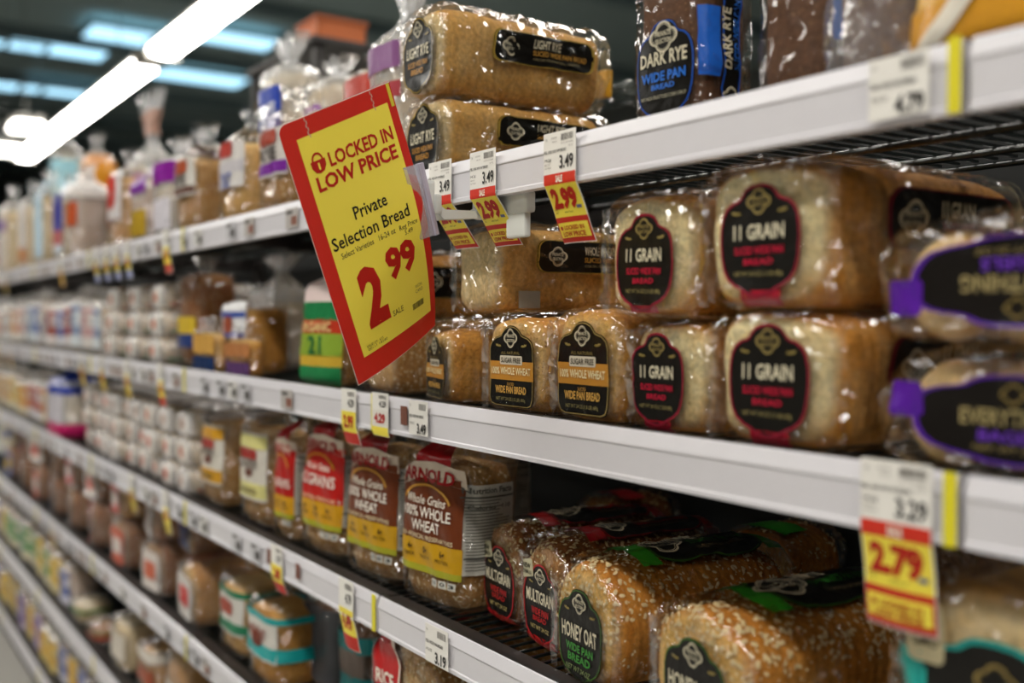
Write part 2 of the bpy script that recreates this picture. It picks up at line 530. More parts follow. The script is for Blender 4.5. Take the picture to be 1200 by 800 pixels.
for px, py, z, lab in ((33, 147, 11.5, 'upper of the two small white panel lights at the far left'), (8, 174, 12.5, 'lower of the two small white panel lights at the far left')):
    p = unproj(px, py, z)
    e = empty('panel_light', p); tag(e, lab, 'ceiling light', 'small panel lights far away')
    MB().box(-.24, .24, -.15, .15, -.06, 0, .012).build('diffuser', emit('fffaf0', 9.0), e)
    MB().box(-.25, .25, -.16, .16, 0, .07, .01).build('housing', plain('c9c6bf'), e)
    MB().tube([(0, 0, .07), (0, 0, 5.6 - p.z)], .006, 5).build('hanger', plain('8b8b88', rough=.4, metal=.8), e)

# ------------------------------------------------------------------ shelving
LIP = {'A': .196, 'B': -.111, 'C': -.403, 'D': -.70, 'E': -1.0, 'F': -1.30}      # lip top relative to the eye
ROWNAME = {'A': 'top', 'B': 'second', 'C': 'third', 'D': 'fourth', 'E': 'fifth', 'F': 'bottom'}
JOINT = [0.52, -.392, -1.285, -2.185, -3.09, -3.99, -4.89, -5.79]
SHZ = {k: EYE + v - .007 for k, v in LIP.items()}
DEPTH = .50
YEL = plain('e8dc2a', rough=.4)
ORD = ['nearest', 'second', 'third', 'fourth', 'fifth', 'sixth', 'seventh']

def wire_shelf(row, k):
    x1, x0 = JOINT[k], JOINT[k + 1]
    L = x1 - x0; zt = EYE + LIP[row]
    e = empty('wire_shelf', (x0, 0, zt))
    tag(e, '%s section from the right of the %s black wire shelf with white price rail' % (ORD[k], ROWNAME[row]), 'shelf', 'wire shelf sections')
    g = .003
    # price rail: ridge near the top, slightly bowed channel, bottom return
    prof = [(.012, 0), (.0035, 0), (.002, -.001), (-.0022, -.0145), (-.0022, -.0158), (-.0010, -.0172), (-.0004, -.046), (-.0018, -.0475), (-.0018, -.052), (.012, -.052)]
    MB().prism_x(prof, g, L - g).build('price_rail', WHITE_LIP, e)
    MB().prism_x([(.004, .0006), (.012, .0006), (.012, -.002), (.004, -.002)], g, L - g).build('rail_insert', plain('1c1c1c', rough=.4), e)
    MB().prism_x([(.013, -.002), (.036, -.004), (.036, -.012), (.013, -.03)], g, L - g).build('front_bar', DARKFRAME, e)
    if k >= 1:
        MB().box(L - .0115, L - .002, -.0045, -.003, -.052, .0012).build('joint_sticker', YEL, e)
    w = MB(); n = int(L / .024)
    for i in range(n + 1):
        x = .008 + (L - .016) * i / n
        w.tube([(x, .03, -.0095), (x, DEPTH - .02, -.0095)], .0024, 4)
    w.build('wire_grid', WIRE, e, kind='stuff')
    for y in (.05, .15, .27, .39, .48):
        MB().tube([(.004, y, -.016), (L - .004, y, -.016)], .0042, 6).build('cross_rod', WIRE, e, smooth=True)
    for x in (.006, L - .006):
        MB().prism_x([(.02, -.012), (DEPTH, -.012), (DEPTH, -.055), (.12, -.032), (.02, -.03)], x - .002, x + .002).build('side_bracket', DARKFRAME, e)
    return e
for row in 'ABCDEF':
    for k in range(7):
        wire_shelf(row, k)
# uprights with slots, dark back panels, kick plates
for k, x in enumerate(JOINT):
    e = empty('upright_post', (x, DEPTH + .02, 0))
    tag(e, 'dark slotted upright post at the back of the shelving, %s from the right' % (ORD + ['eighth'])[k], 'post', 'upright posts')
    MB().box(-.02, .02, -.015, .02, 0, EYE + .30, .002).build('channel', DARKFRAME, e)
    s = MB()
    for i in range(50):
        s.box(-.006, .006, -.0165, -.0150, .1 + i * .033, .118 + i * .033)
    s.build('slots', plain('050505', rough=.9), e, kind='stuff')
for k in range(7):
    x1, x0 = JOINT[k], JOINT[k + 1]
    o = MB().box(x0 + .021, x1 - .021, DEPTH + .02, DEPTH + .032, .05, EYE + .28, .002).build('back_panel', BLACKPANEL)
    tag(o, 'black back panel of the %s shelving bay from the right' % ORD[k], 'panel', 'back panels')
    o = MB().box(x0 + .003, x1 - .003, .06, .075, 0, EYE + LIP['F'] - .06, .003).build('kick_plate', plain('3a3a3a', rough=.5))
    tag(o, 'dark kick plate under the %s shelving bay from the right' % ORD[k], 'kick plate', 'kick plates')

# ================================================================== LOAVES
def _resample(P, n, closed):
    P = np.asarray(P, float)
    if closed: P = np.vstack([P, P[:1]])
    d = np.r_[0, np.cumsum(np.linalg.norm(np.diff(P, axis=0), axis=1))]
    t = np.linspace(0, d[-1], n + 1)[:-1] if closed else np.linspace(0, d[-1], n)
    return np.stack([np.interp(t, d, P[:, i]) for i in range(P.shape[1])], 1)

def loafgrid(w, h, L, n=4.5, m=9, na=56, nt=44, dome=.06, mush=.05, tail=0.0):
    a = np.linspace(0, 2 * np.pi, 400, endpoint=False) - np.pi / 2
    sg = lambda v, e: np.sign(v) * np.abs(v) ** e
    C = np.stack([w / 2 * sg(np.cos(a), 2 / n), h / 2 * sg(np.sin(a), 2 / n)], 1)
    C = _resample(C, na, True)
    ph = np.linspace(-np.pi / 2, np.pi / 2, 600)
    rr = min(w, h) / 2
    Q = np.stack([L / 2 * (1 + sg(np.sin(ph), 2 / m)), rr * np.abs(np.cos(ph)) ** (2 / m)], 1)
    Q = _resample(Q, nt, False)
    Q[:, 1] /= rr
    V = []; R = []
    for y, rho in Q[1:-1]:
        X = C[:, 0] * rho; Z = C[:, 1] * rho
        zz = Z / (h / 2)
        X = X * (1 + mush * np.clip((zz - .1) / .6, -1, 1))
        up = np.clip(zz, 0, 1)
        Z = Z + dome * h * up * (1 - np.clip(np.abs(X) / (w / 2), 0, 1) ** 2)
        V.append(np.stack([X, np.full(na, y), Z + h / 2], 1)); R.append(np.full(na, rho))
    V = np.concatenate(V); R = np.concatenate(R)
    nr = nt - 2
    F = []
    for i in range(nr - 1):
        for k in range(na):
            F.append([i * na + k, i * na + (k + 1) % na, (i + 1) * na + (k + 1) % na, (i + 1) * na + k])
    c0 = len(V); V = np.vstack([V, [[0, Q[0, 0], h / 2]], [[0, Q[-1, 0], h / 2]]]); R = np.r_[R, 0, 0]
    for k in range(na):
        F.append([c0, (k + 1) % na, k]); F.append([c0 + 1, (nr - 1) * na + k, (nr - 1) * na + (k + 1) % na])
    return V, F, R

def vnormals(V, F):
    Nn = np.zeros_like(V)
    for ln in (3, 4):
        ff = np.array([f for f in F if len(f) == ln])
        if not len(ff): continue
        a = V[ff[:, 0]]; b = V[ff[:, 1]]; c = V[ff[:, 2]]
        nn = np.cross(b - a, c - a)
        for j in range(ln): np.add.at(Nn, ff[:, j], nn)
    l = np.linalg.norm(Nn, axis=1, keepdims=True); l[l == 0] = 1
    return Nn / l

def outward(V, F):
    Nn = vnormals(V, F)
    c = V.mean(0)
    if ((V - c) * Nn).sum() < 0:
        F = [f[::-1] for f in F]; Nn = -Nn
    return F, Nn

def loaf(name, w, h, L, bread, seed=0, filmmat=None, oats=0, res=1.0, dome=.06, wrinkle=.0035, mush=.05, n=5.5, tail=True, fins=True, tie='e2a51c'):
    """root at bottom centre of the front end; returns root and the wrapper geometry for print"""
    e = empty(name)
    V, F, R = loafgrid(w - .008, h - .008, L - .02, n=n, m=12, na=int(52 * res), nt=int(40 * res), dome=dome, mush=mush)
    V = V + np.array([0, .006, .003])
    F, Nn = outward(V, F)
    disp = (fbm(V * 38, seed) - .5) * .006 + (fbm(V * 14, seed + 9) - .5) * .010
    zc = np.clip((.012 - V[:, 2]) / .012, 0, 1)
    V = V + Nn * (disp * (1 - zc))[:, None]
    fr = np.clip((.03 - V[:, 1]) / .025, 0, 1) + np.clip((V[:, 1] - (L - .05)) / .03, 0, 1)
    zz = V[:, 2] / h
    crust = np.where(fr > 0, .04 + .62 * np.clip((R - .86) / .12, 0, 1) + .75 * np.clip(.42 - zz, 0, 1) + .25 * np.clip(V[:, 0] / w, 0, 1), 0) * np.clip(fr, 0, 1) + (1 - np.clip(fr, 0, 1)) * (.50 + .30 * np.clip(zz - .6, 0, 1) + .1 * np.clip(.3 - zz, 0, 1))
    mesh('bread', V, F, bread, e, attr=crust)
    if oats:
        rnd = random.Random(seed); ov = []; of = []
        idx = [i for i in range(len(V)) if Nn[i, 2] > .15 or (Nn[i, 1] < -.6 and V[i, 2] > h * .5)]
        for q in range(oats):
            i = rnd.choice(idx); p = Vector(V[i]); nn = Vector(Nn[i])
            u = nn.orthogonal().normalized(); vv = nn.cross(u)
            p = p + u * rnd.uniform(-.006, .006) + vv * rnd.uniform(-.006, .006) + nn * .0004
            a = rnd.uniform(0, 6.28); u, vv = u * math.cos(a) + vv * math.sin(a), vv * math.cos(a) - u * math.sin(a)
            s = rnd.uniform(.0018, .0042); b = len(ov)
            tl = rnd.uniform(-.3, .3)
            for k in range(6):
                t = k * math.pi / 3
                ov.append(tuple(p + u * s * math.cos(t) + vv * s * .62 * math.sin(t) + nn * (s * .25 + tl * s * math.cos(t))))
            ov.append(tuple(p + nn * s * .75))
            for k in range(6): of.append([b + k, b + (k + 1) % 6, b + 6])
        mesh('oat_flakes', ov, of, SEED if bread is not B_OAT else plain('e3cb97', rough=.7, var=.3), e, kind='stuff')
    W, WF, WR = loafgrid(w, h, L, n=n + .4, m=13, na=int((132 if res >= 1 else 72) * res), nt=int((110 if res >= 1 else 58) * res), dome=dome, mush=mush)
    WF, Wn = outward(W, WF)
    St = W * np.array([26, 15, 26]) + np.stack([W[:, 1] * 12, W[:, 2] * 9, W[:, 0] * 14], 1)
    rg = ridged(St, seed + 31, 3)
    face = np.clip((.02 - W[:, 1]) / .02, 0, 1) * np.clip((.8 - WR) / .2, 0, 1)      # keep the end panel flatter
    amp = wrinkle * (1 - .8 * face) * np.clip(W[:, 2] / .012, 0, 1)
    W = W + Wn * ((rg - .45) * amp * 2)[:, None]
    if res >= 1:            # sharp pulled folds running over the film
        rnd = random.Random(seed * 7 + 1); ridge = np.zeros(len(W))
        for q in range(60):
            i = rnd.randrange(len(W)); c = W[i]; nn = Wn[i]
            t = np.array([rnd.gauss(0, 1), rnd.gauss(0, 1), rnd.gauss(0, 1)]); t -= nn * t.dot(nn); t /= max(1e-6, np.linalg.norm(t))
            side_ = np.cross(nn, t); ln = rnd.uniform(.025, .10); wd_ = rnd.uniform(.0035, .0065)
            dv = W - c; du = np.abs(dv @ side_ + .12 * (dv @ t) ** 2 / .05); al = np.abs(dv @ t); dn = np.abs(dv @ nn)
            ridge = np.maximum(ridge, rnd.uniform(.6, 1.0) * (.5 + .5 * np.cos(np.pi * np.clip(du / wd_, 0, 1))) * np.clip(1 - al / ln, 0, 1) ** .5 * (dn < .02))
        W = W + Wn * (ridge * .0034 * (1 - np.clip((.02 - W[:, 1]) / .016, 0, 1) * np.clip((.94 - WR) / .10, 0, 1)) * np.clip(W[:, 2] / .012, 0, 1))[:, None]
    W[:, 2] = np.maximum(W[:, 2], 0.0)
    if fins:                # loose film standing off the upright edges of the end
        for sx, wf in ((-1, .010), (1, .007)):
            zs = np.linspace(.004, h * .93, 26); P = []
            for j, z in enumerate(zs):
                q = np.array([[z * 60 + seed, sx * 3.0, 1.0]]); nv = float(vnoise(q, seed)[0]); n2 = float(vnoise(q * 2.3, seed + 3)[0])
                P += [(sx * (w / 2 - .012), .0035, z), (sx * (w / 2 - .003), -.001 + .004 * n2, z), (sx * (w / 2 + .001 + wf * nv * min(1, z / .02)), .002 + .008 * (n2 - .3), z)]
            mesh('film_fold', P, [[3 * j + k, 3 * j + k + 1, 3 * j + k + 4, 3 * j + k + 3] for j in range(25) for k in range(2)], filmmat or FILM, e)
    mesh('wrapper', W, WF, filmmat or FILM, e)
    if tail:            # twisted tail of the bag with a tie tag, at the rear end
        T = []; nn = 20
        prof = [(L - .02, .42), (L, .34), (L + .02, .16), (L + .035, .09), (L + .05, .14), (L + .085, .34)]
        for j, (y, s) in enumerate(prof):
            for k in range(nn):
                a = 2 * math.pi * k / nn
                ru = 1 + (.30 * math.sin(7 * a + seed) if j >= 2 else .06 * math.sin(5 * a))
                T.append((w * .9 * s * math.cos(a) * ru, y, max(.001, h * .42 + h * .8 * s * math.sin(a) * ru * (1 if j < 4 else .6))))
        TF = [[j * nn + k, j * nn + (k + 1) % nn, (j + 1) * nn + (k + 1) % nn, (j + 1) * nn + k] for j in range(len(prof) - 1) for k in range(nn)]
        mesh('bag_tail', T, TF, filmmat or FILM, e)
        MB().box(-.014, .014, L + .028, L + .040, h * .42 - .012, h * .42 + .03, .001).build('tie_tag', plain(tie, rough=.4), e)
    return e, W, WF

K = '14120f'
CREAM = 'd9d0b4'
def letters(D, parent, lines, off=.0017):
    """lines: (text, cx, cy, height, width or None, colour, bold); one part per line"""
    for L in lines:
        t, cx, cy, hh, ww, col, bd = L[:7]
        sh = L[7] if len(L) > 7 else 0
        rot = L[8] if len(L) > 8 else 0
        D.add('lettering', text_fit(t, cx, cy, hh, ww, bold=bd, shear=sh, rot=rot), printed(col), parent, off)

def emblem(D, parent, cx, cy, s, col, txt=True, off=.0015):
    O = EMBLEM * s + np.array([cx, cy])
    V, F = merge2d([ring2d(O, 1.0, .88, (cx, cy)), ring2d(O, .82, .78, (cx, cy))])
    o = D.add('emblem', (V, F), printed(col), parent, off)
    if txt:
        V, F = merge2d([text_fit('PRIVATE', cx, cy + .22 * s, .34 * s, 1.35 * s, bold=.01), text_fit('SELECTION', cx, cy - .24 * s, .30 * s, 1.35 * s, bold=.01)])
        D.add('lettering', (V, F), printed(col), parent, off)

def leafpair(D, parent, cx, cy, s, col, off=.0011):
    for sg in (-1, 1):          # one sprig each side: a single leaf-blade outline with three tips
        O = np.array([(0, -.05), (.3, .16), (.62, .10), (.8, .30), (1.0, .12), (1.25, .28), (1.15, -.02), (.7, -.14), (.3, -.16)]) * s * .62
        O[:, 0] = sg * (cx + O[:, 0]); O[:, 1] += cy
        D.add('ornament', fill2d(O, (1, .5), O.mean(0)), printed(col), parent, off)

def end_label(e, W, WF, h, kind, lw, lh, cx=0, cz=None, rot=0):
    cz = h * .5 if cz is None else cz
    cr, sr = math.cos(rot), math.sin(rot)
    D = Decal(W, WF, (cx, 0, cz), (cr, 0, sr), (-sr, 0, cr), (0, -1, 0))
    if kind == '11grain':
        bord, acc, shape = '8e1f33', 'c21b3c', SHIELD
        # red bag print below the shield
        D.add('bag_print', rect2d(-lw * .22, lw * .26, -lh * .58, -lh * .44, 4, 2), printed('b0162f'), e)
    elif kind == 'sugar':
        bord, acc, shape = 'b39a5e', 'c08a3a', TABLET
    elif kind == 'multi':
        bord, acc, shape = 'a81f24', 'b81f22', SHIELD
        D.add('bag_print', rect2d(-lw * .40, lw * .42, -lh * .60, -lh * .40, 6, 3), printed('c0171c'), e)
    elif kind == 'honey':
        bord, acc, shape = '4f7d2c', '3c8a35', SHIELD
    elif kind == 'rye':
        bord, acc, shape = 'c7a64a', 'c08a3a', SHIELD
    elif kind == 'darkrye':
        bord, acc, shape = '1f4fa8', '2a6fd0', SHIELD
    else:
        bord, acc, shape = '5c2d8c', '6b35a5', SHIELD
    O = densify(shape * np.array([lw / 2, lh / 2]), .006)
    lab = D.add('end_label', fill2d(O), printed(K), e)
    D.add('border', merge2d([ring2d(O, 1.0, .95)]) if kind in ('11grain', 'multi') else ring2d(O, .975, .955), printed(bord), lab, .0007)
    emblem(D, lab, 0, lh * .345, lw * .125, CREAM if kind != '11grain' else 'a08d55')
    leafpair(D, lab, lw * .22, lh * .25, lw * .16, '8d7c45')
    if kind == '11grain':
        letters(D, lab, [('11 GRAIN', 0, lh * .08, lh * .13, lw * .62, CREAM, .02),
                         ('SLICED WIDE PAN', 0, -lh * .085, lh * .065, lw * .60, acc, .015), ('BREAD', 0, -lh * .185, lh * .055, lw * .36, acc, .015),
                         ('NET WT 24 OZ (1.5 LB) 680g', 0, -lh * .29, lh * .04, lw * .60, '9b8d5a', .0)])
    elif kind == 'sugar':
        D.add('colour_band', rect2d(-lw * .485, lw * .485, -lh * .17, lh * .06, 6, 2), printed('bb8231'), lab, .0006)
        D.add('flash_panel', fill2d(rrect(lw * .50, lh * .11, lh * .02) + np.array([0, lh * .075]), (1, .5), (0, lh * .075)), printed('cfc6b2'), lab, .0011)
        letters(D, lab, [('SUGAR FREE', 0, lh * .075, lh * .062, lw * .44, '4a4336', .02),
                         ('100% WHOLE WHEAT', 0, -lh * .055, lh * .085, lw * .86, 'e9dcae', .02)], .0016)
        letters(D, lab, [('SLICED', 0, -lh * .215, lh * .035, lw * .16, 'b98a3e', .01), ('WIDE PAN BREAD', 0, -lh * .285, lh * .085, lw * .68, 'd2a250', .03),
                         ('NET WT 24 OZ (1.5 LB) 680g', 0, -lh * .40, lh * .04, lw * .62, '9b8d5a', .0), ('ALL NATURAL', 0, lh * .165, lh * .035, lw * .42, '8d7c45', 0)])
    elif kind == 'multi':
        letters(D, lab, [('MULTIGRAIN', 0, lh * .09, lh * .15, lw * .80, CREAM, .02), ('WIDE PAN', 0, -lh * .09, lh * .08, lw * .5, acc, .03),
                         ('BREAD', 0, -lh * .18, lh * .06, lw * .4, acc, .02), ('NET WT 24 OZ', 0, -lh * .29, lh * .05, lw * .55, 'b9a668', .01)])
        O2 = rrect(lw * .34, lh * .22, lh * .03) @ np.array([[.97, .24], [-.24, .97]]) + np.array([-lw * .38, lh * .40])
        c2 = (-lw * .38, lh * .40)
        fl = D.add('flash_sticker', fill2d(O2, (1, .6), c2), printed('bdb696'), lab, .0013)
        D.add('lettering', merge2d([text_fit('NEW', c2[0], c2[1] + lh * .035, lh * .06, lw * .2, bold=.03), text_fit('FORMULA', c2[0], c2[1] - lh * .045, lh * .05, lw * .27, bold=.02)]), printed('3d3a2c'), lab, .0019)
    elif kind == 'honey':
        letters(D, lab, [('HONEY OAT', 0, lh * .03, lh * .16, lw * .78, CREAM, .02), ('WIDE PAN', 0, -lh * .14, lh * .08, lw * .6, acc, .03),
                         ('BREAD', 0, -lh * .25, lh * .08, lw * .5, acc, .03), ('NET WT 24 OZ', 0, -lh * .36, lh * .05, lw * .55, '7c8a58', .01)])
    elif kind == 'rye':
        letters(D, lab, [('LIGHT RYE', 0, lh * .06, lh * .14, lw * .72, CREAM, .02), ('SLICED WIDE PAN', 0, -lh * .10, lh * .07, lw * .62, acc, .02), ('BREAD', 0, -lh * .2, lh * .07, lw * .4, acc, .02)])
    elif kind == 'darkrye':
        letters(D, lab, [('DARK RYE', 0, lh * .06, lh * .15, lw * .76, CREAM, .02), ('WIDE PAN', 0, -lh * .12, lh * .1, lw * .7, acc, .03), ('BREAD', 0, -lh * .22, lh * .06, lw * .5, acc, .02),
                         ('NO HIGH FRUCTOSE CORN SYRUP', 0, -lh * .32, lh * .035, lw * .7, 'b9b39a', 0)])
    return lab

def strip_label(e, W, WF, D, lw, lh, title, sub, bord, acc, cx=0, cy=0, rot=0, emb=True, flip=False):
    """long black label; the design runs along the decal's x axis"""
    O = densify(rrect(lw, lh, lh * .3) + np.array([cx, cy]), .006)
    lab = D.add('side_label', fill2d(O, (1, .7, .35), (cx, cy)), printed(K), e)
    D.add('border', ring2d(O, .975, .955, (cx, cy)), printed(bord), lab, .0007)
    D.add('border', ring2d(O, 1.0, .99, (cx, cy)), printed(bord), lab, .0006)
    emblem(D, lab, cx - lw * .33, cy, lh * .30, CREAM)
    letters(D, lab, [(title, cx + lw * .02, cy + lh * .20, lh * .26, lw * .26, CREAM, .02), (sub, cx + lw * .15, cy - lh * .08, lh * .15, lw * .52, acc, .02),
                     ('COLORS FROM NATURAL SOURCES', cx + lw * .12, cy - lh * .27, lh * .07, lw * .45, '9b8d6a', 0)])
    return lab

# ================================================================== STANDING BAGS
class Bag:
    """soft bread bag standing on end: rounded box body, gathered neck, fanned tail"""
    def __init__(s, name, w, d, h, seed=0, body=.74, neck=.86, fan=.55, wr=.004, n=4.0, lean=0.0, side=0.0):
        s.w, s.d, s.h, s.seed, s.body, s.neck, s.fan, s.wr, s.lean, s.side = w, d, h, seed, body, neck, fan, wr, lean, side
        a = np.linspace(0, 2 * np.pi, 400, endpoint=False) - np.pi / 2
        sg = lambda v, e: np.sign(v) * np.abs(v) ** e
        C = np.stack([sg(np.cos(a), 2 / n), sg(np.sin(a), 2 / n)], 1)
        P = np.vstack([C, C[:1]]) * np.array([w, d])
        s.q = np.r_[0, np.cumsum(np.linalg.norm(np.diff(P, axis=0), axis=1))]; s.q /= s.q[-1]
        s.C = np.vstack([C, C[:1]])
        s.e = empty(name)
        s.D = None
    def S(s, v, q, off=0.0):
        v = np.asarray(v, float); q = np.mod(np.asarray(q, float), 1.0)
        cx = np.interp(q, s.q, s.C[:, 0]); cy = np.interp(q, s.q, s.C[:, 1])
        b = np.clip(v / .07, 0, 1); bot = .80 + .20 * np.sqrt(1 - (1 - b) ** 2)
        t = np.clip((v - s.body) / (s.neck - s.body), 0, 1); tt = t * t * (3 - 2 * t)
        f = np.clip((v - s.neck) / (1 - s.neck), 0, 1)
        kx = bot * (1 - .84 * tt) + f ** 1.2 * s.fan
        ky = bot * (1 - .86 * tt) + f * .16
        ang = q * 2 * np.pi
        ru = 1 + (.22 * np.sin(9 * ang + s.seed) + .14 * np.sin(14 * ang + 2.1 * s.seed)) * np.clip(t * 1.2 - .2, 0, 1)
        x = s.w / 2 * cx * kx * ru; y = s.d / 2 * cy * ky * ru
        z = s.h * v + s.h * .02 * f * np.sin(7 * ang + s.seed)
        P = np.stack([x, y, z], 1)
        Nn = np.stack([cx * s.d, cy * s.w, 0 * x], 1); Nn /= np.maximum(1e-9, np.linalg.norm(Nn, axis=1, keepdims=True))
        St = np.stack([x, y, z], 1) * np.array([24, 24, 15]) + np.stack([z * 9, x * 12, x * 14], 1)
        dsp = (ridged(St, s.seed + 5, 3) - .45) * 2 * s.wr * (1 + 1.2 * t * (1 - f)) * np.clip(v / .03, 0, 1)
        P = P + Nn * (dsp + off)[:, None]
        # slump: lean back / sideways increasing with height
        P[:, 1] += s.lean * (v ** 1.5) * s.h; P[:, 0] += s.side * (v ** 1.5) * s.h
        return P
    def patch(s, name, v0, v1, q0, q1, mat, nv=10, nq=16, off=.0008, parent=None):
        closed = (q1 - q0) >= .999
        vv = np.linspace(v0, v1, nv + 1); qq = np.linspace(q0, q1, nq + 1)
        if closed: qq = qq[:-1]
        m = len(qq)
        P = s.S(np.repeat(vv, m), np.tile(qq, nv + 1), off * np.ones((nv + 1) * m))
        F = []
        for i in range(nv):
            for k in range(m if closed else m - 1):
                F.append([i * m + k, i * m + (k + 1) % m, (i + 1) * m + (k + 1) % m, (i + 1) * m + k])
        if closed and v0 <= 0:
            P = np.vstack([P, [[0, 0, 0]]])
            for k in range(m): F.append([len(P) - 1, (k + 1) % m, k])
        return mesh(name, P, F, mat, parent or s.e)
    def film(s, mat, nv=30, nq=44, name='wrapper'):
        o = s.patch(name, 0, 1, 0, 1, mat, nv, nq, 0.0)
        me = o.data
        s.geo = ([tuple(v.co) for v in me.vertices], [list(p.vertices) for p in me.polygons])
        return o
    def bread(s, mat, top=None, na=28, nt=14):
        top = top or s.body * .98
        V, F, R = loafgrid(s.w * .93, s.d * .93, s.h * top - .004, n=4, m=8, na=na, nt=nt, dome=.02, mush=.02)
        V = np.stack([V[:, 0], V[:, 2] - s.d * .93 / 2, V[:, 1] + .003], 1)
        F, Nn = outward(V, F)
        V = V + Nn * ((fbm(V * 30, s.seed) - .5) * .006)[:, None]
        vz = V[:, 2] / s.h
        V[:, 1] += s.lean * np.clip(vz, 0, 1) ** 1.5 * s.h; V[:, 0] += s.side * np.clip(vz, 0, 1) ** 1.5 * s.h
        cr = np.where(R < .9, .25, .5) + .15 * (V[:, 1] > 0)
        return mesh('bread', V, F, mat, s.e, attr=cr)
    def front(s):       # half-width of the flat front in perimeter fraction
        return s.w / (4 * (s.w + s.d))
    def decal(s, vz, x=0, n=(0, -1, 0)):
        u = (1, 0, 0) if n[1] < 0 else (0, 1, 0)
        return Decal(s.geo[0], s.geo[1], (x, 0, s.h * vz) if n[1] < 0 else (0, x, s.h * vz), u, (0, 0, 1), n, .0012)
    def place(s, X, Y, Z, rz=0, rx=0, ry=0):
        s.e.location = (X, Y, Z); s.e.rotation_euler = (rx, ry, rz)
        return s.e
    def tie(s, col):
        zz = s.h * s.neck
        c = s.S(np.full(8, s.neck), np.arange(8) / 8).mean(0)
        r = s.w * .09
        MB().tube([(c[0] + r * math.cos(a), c[1] + r * .8 * math.sin(a), c[2]) for a in np.linspace(0, 2 * math.pi, 11)], .003, 5).build('tie', plain(col, rough=.4), s.e, True)

def simple_bag(name, w, d, h, seed, bread, bands, filmmat=None, panel=None, text=None, body=.74, tie=None, nv=22, nq=32, lean=0, side=0, oval=None, wr=.005, fan=.55, neck=.86):
    """bands: (v0, v1, colour, wrap) wrap: 'all' or 'front'"""
    b = Bag(name, w, d, h, seed, body=body, neck=neck, lean=lean, side=side, wr=wr, fan=fan)
    if bread: b.bread(bread)
    b.film(filmmat or FILM_FAR, nv, nq)
    hf = b.front()
    if panel:
        b.patch('label_panel', panel[0], panel[1], -hf * 1.02, hf * 1.02, printed(panel[2]), 9, 10, .0010)
    for v0, v1, col, wrap in bands:
        if wrap == 'all': b.patch('colour_band', v0, v1, 0, 1, printed(col), 4, nq, .0018)
        else: b.patch('colour_band', v0, v1, -hf, hf, printed(col), 4, 10, .0020)
    if oval or text: D = b.decal(.5)
    if oval:
        vz, ow, oh, col, txt = oval
        O = densify(rrect(ow, oh, oh * .42), .008) + np.array([0, (vz - .5) * h])
        ob = D.add('logo', fill2d(O, (1, .5), (0, (vz - .5) * h)), printed(col), b.e, .0022)
        if txt: D.add('lettering', text_fit(txt, 0, (vz - .5) * h, oh * .5, ow * .75, bold=.03), printed('efe6d2'), ob, .0030)
    if text:
        for t, vz, hh, ww, col in text:
            D.add('lettering', text_fit(t, 0, (vz - .5) * h, hh, ww, bold=.03), printed(col), b.e, .0026)
    if tie: b.tie(tie)
    return b

def flat_pack(name, w, h, L, seed, base, bread, stripe=None, dot=None, side=None, filmmat=None):
    """short sleeve of muffins or buns lying with its end to the aisle"""
    e = empty(name)
    V, F, R = loafgrid(w * .93, h * .93, L * .95, n=3.2, m=7, na=24, nt=18, dome=0, mush=0)
    V[:, 1] += L * .025; V[:, 2] += h * .035
    F, Nn = outward(V, F)
    V = V + Nn * (np.abs(np.sin(V[:, 1] / L * math.pi * 3)) * .006 - .004)[:, None]
    mesh('bread', V, F, bread, e, attr=np.where(R < .9, .2, .4))
    W, WF, WR = loafgrid(w, h, L, n=3.6, m=9, na=36, nt=26, dome=0, mush=0)
    WF, Wn = outward(W, WF)
    W = W + Wn * ((ridged(W * 30 + 3, seed, 3) - .45) * .006)[:, None]; W[:, 2] = np.maximum(W[:, 2], 0)
    mesh('wrapper', W, WF, filmmat or FILM_HAZY, e)
    D = Decal(W, WF, (0, 0, h / 2), (1, 0, 0), (0, 0, 1), (0, -1, 0), .001)
    lab = D.add('end_label', fill2d(densify(rrect(w * .8, h * .78, h * .1), .01), (1, .6, .3)), printed(base), e)
    if dot: D.add('logo', fill2d(np.array([(math.cos(a), math.sin(a)) for a in np.linspace(0, 2 * math.pi, 14)[:-1]]) * h * .2, (1, .5)), printed(dot), lab, .001)
    D2 = Decal(W, WF, (0, L * .5, h / 2), (0, 1, 0), (0, 0, 1), (1, 0, 0), .001)
    if stripe:
        D2.add('side_stripe', rect2d(-L * .42, L * .42, h * .18, h * .34, 8, 1), printed(base), e)
        D2.add('side_stripe', rect2d(-L * .42, L * .42, -h * .34, -h * .22, 8, 1), printed(stripe), e)
    T = Decal(W, WF, (0, L * .4, 0), (1, 0, 0), (0, 1, 0), (0, 0, 1), .001)
    T.o.z = h / 2
    T.add('top_label', rect2d(-w * .36, w * .36, -L * .25, L * .35, 4, 6), printed(base), e)
    return e

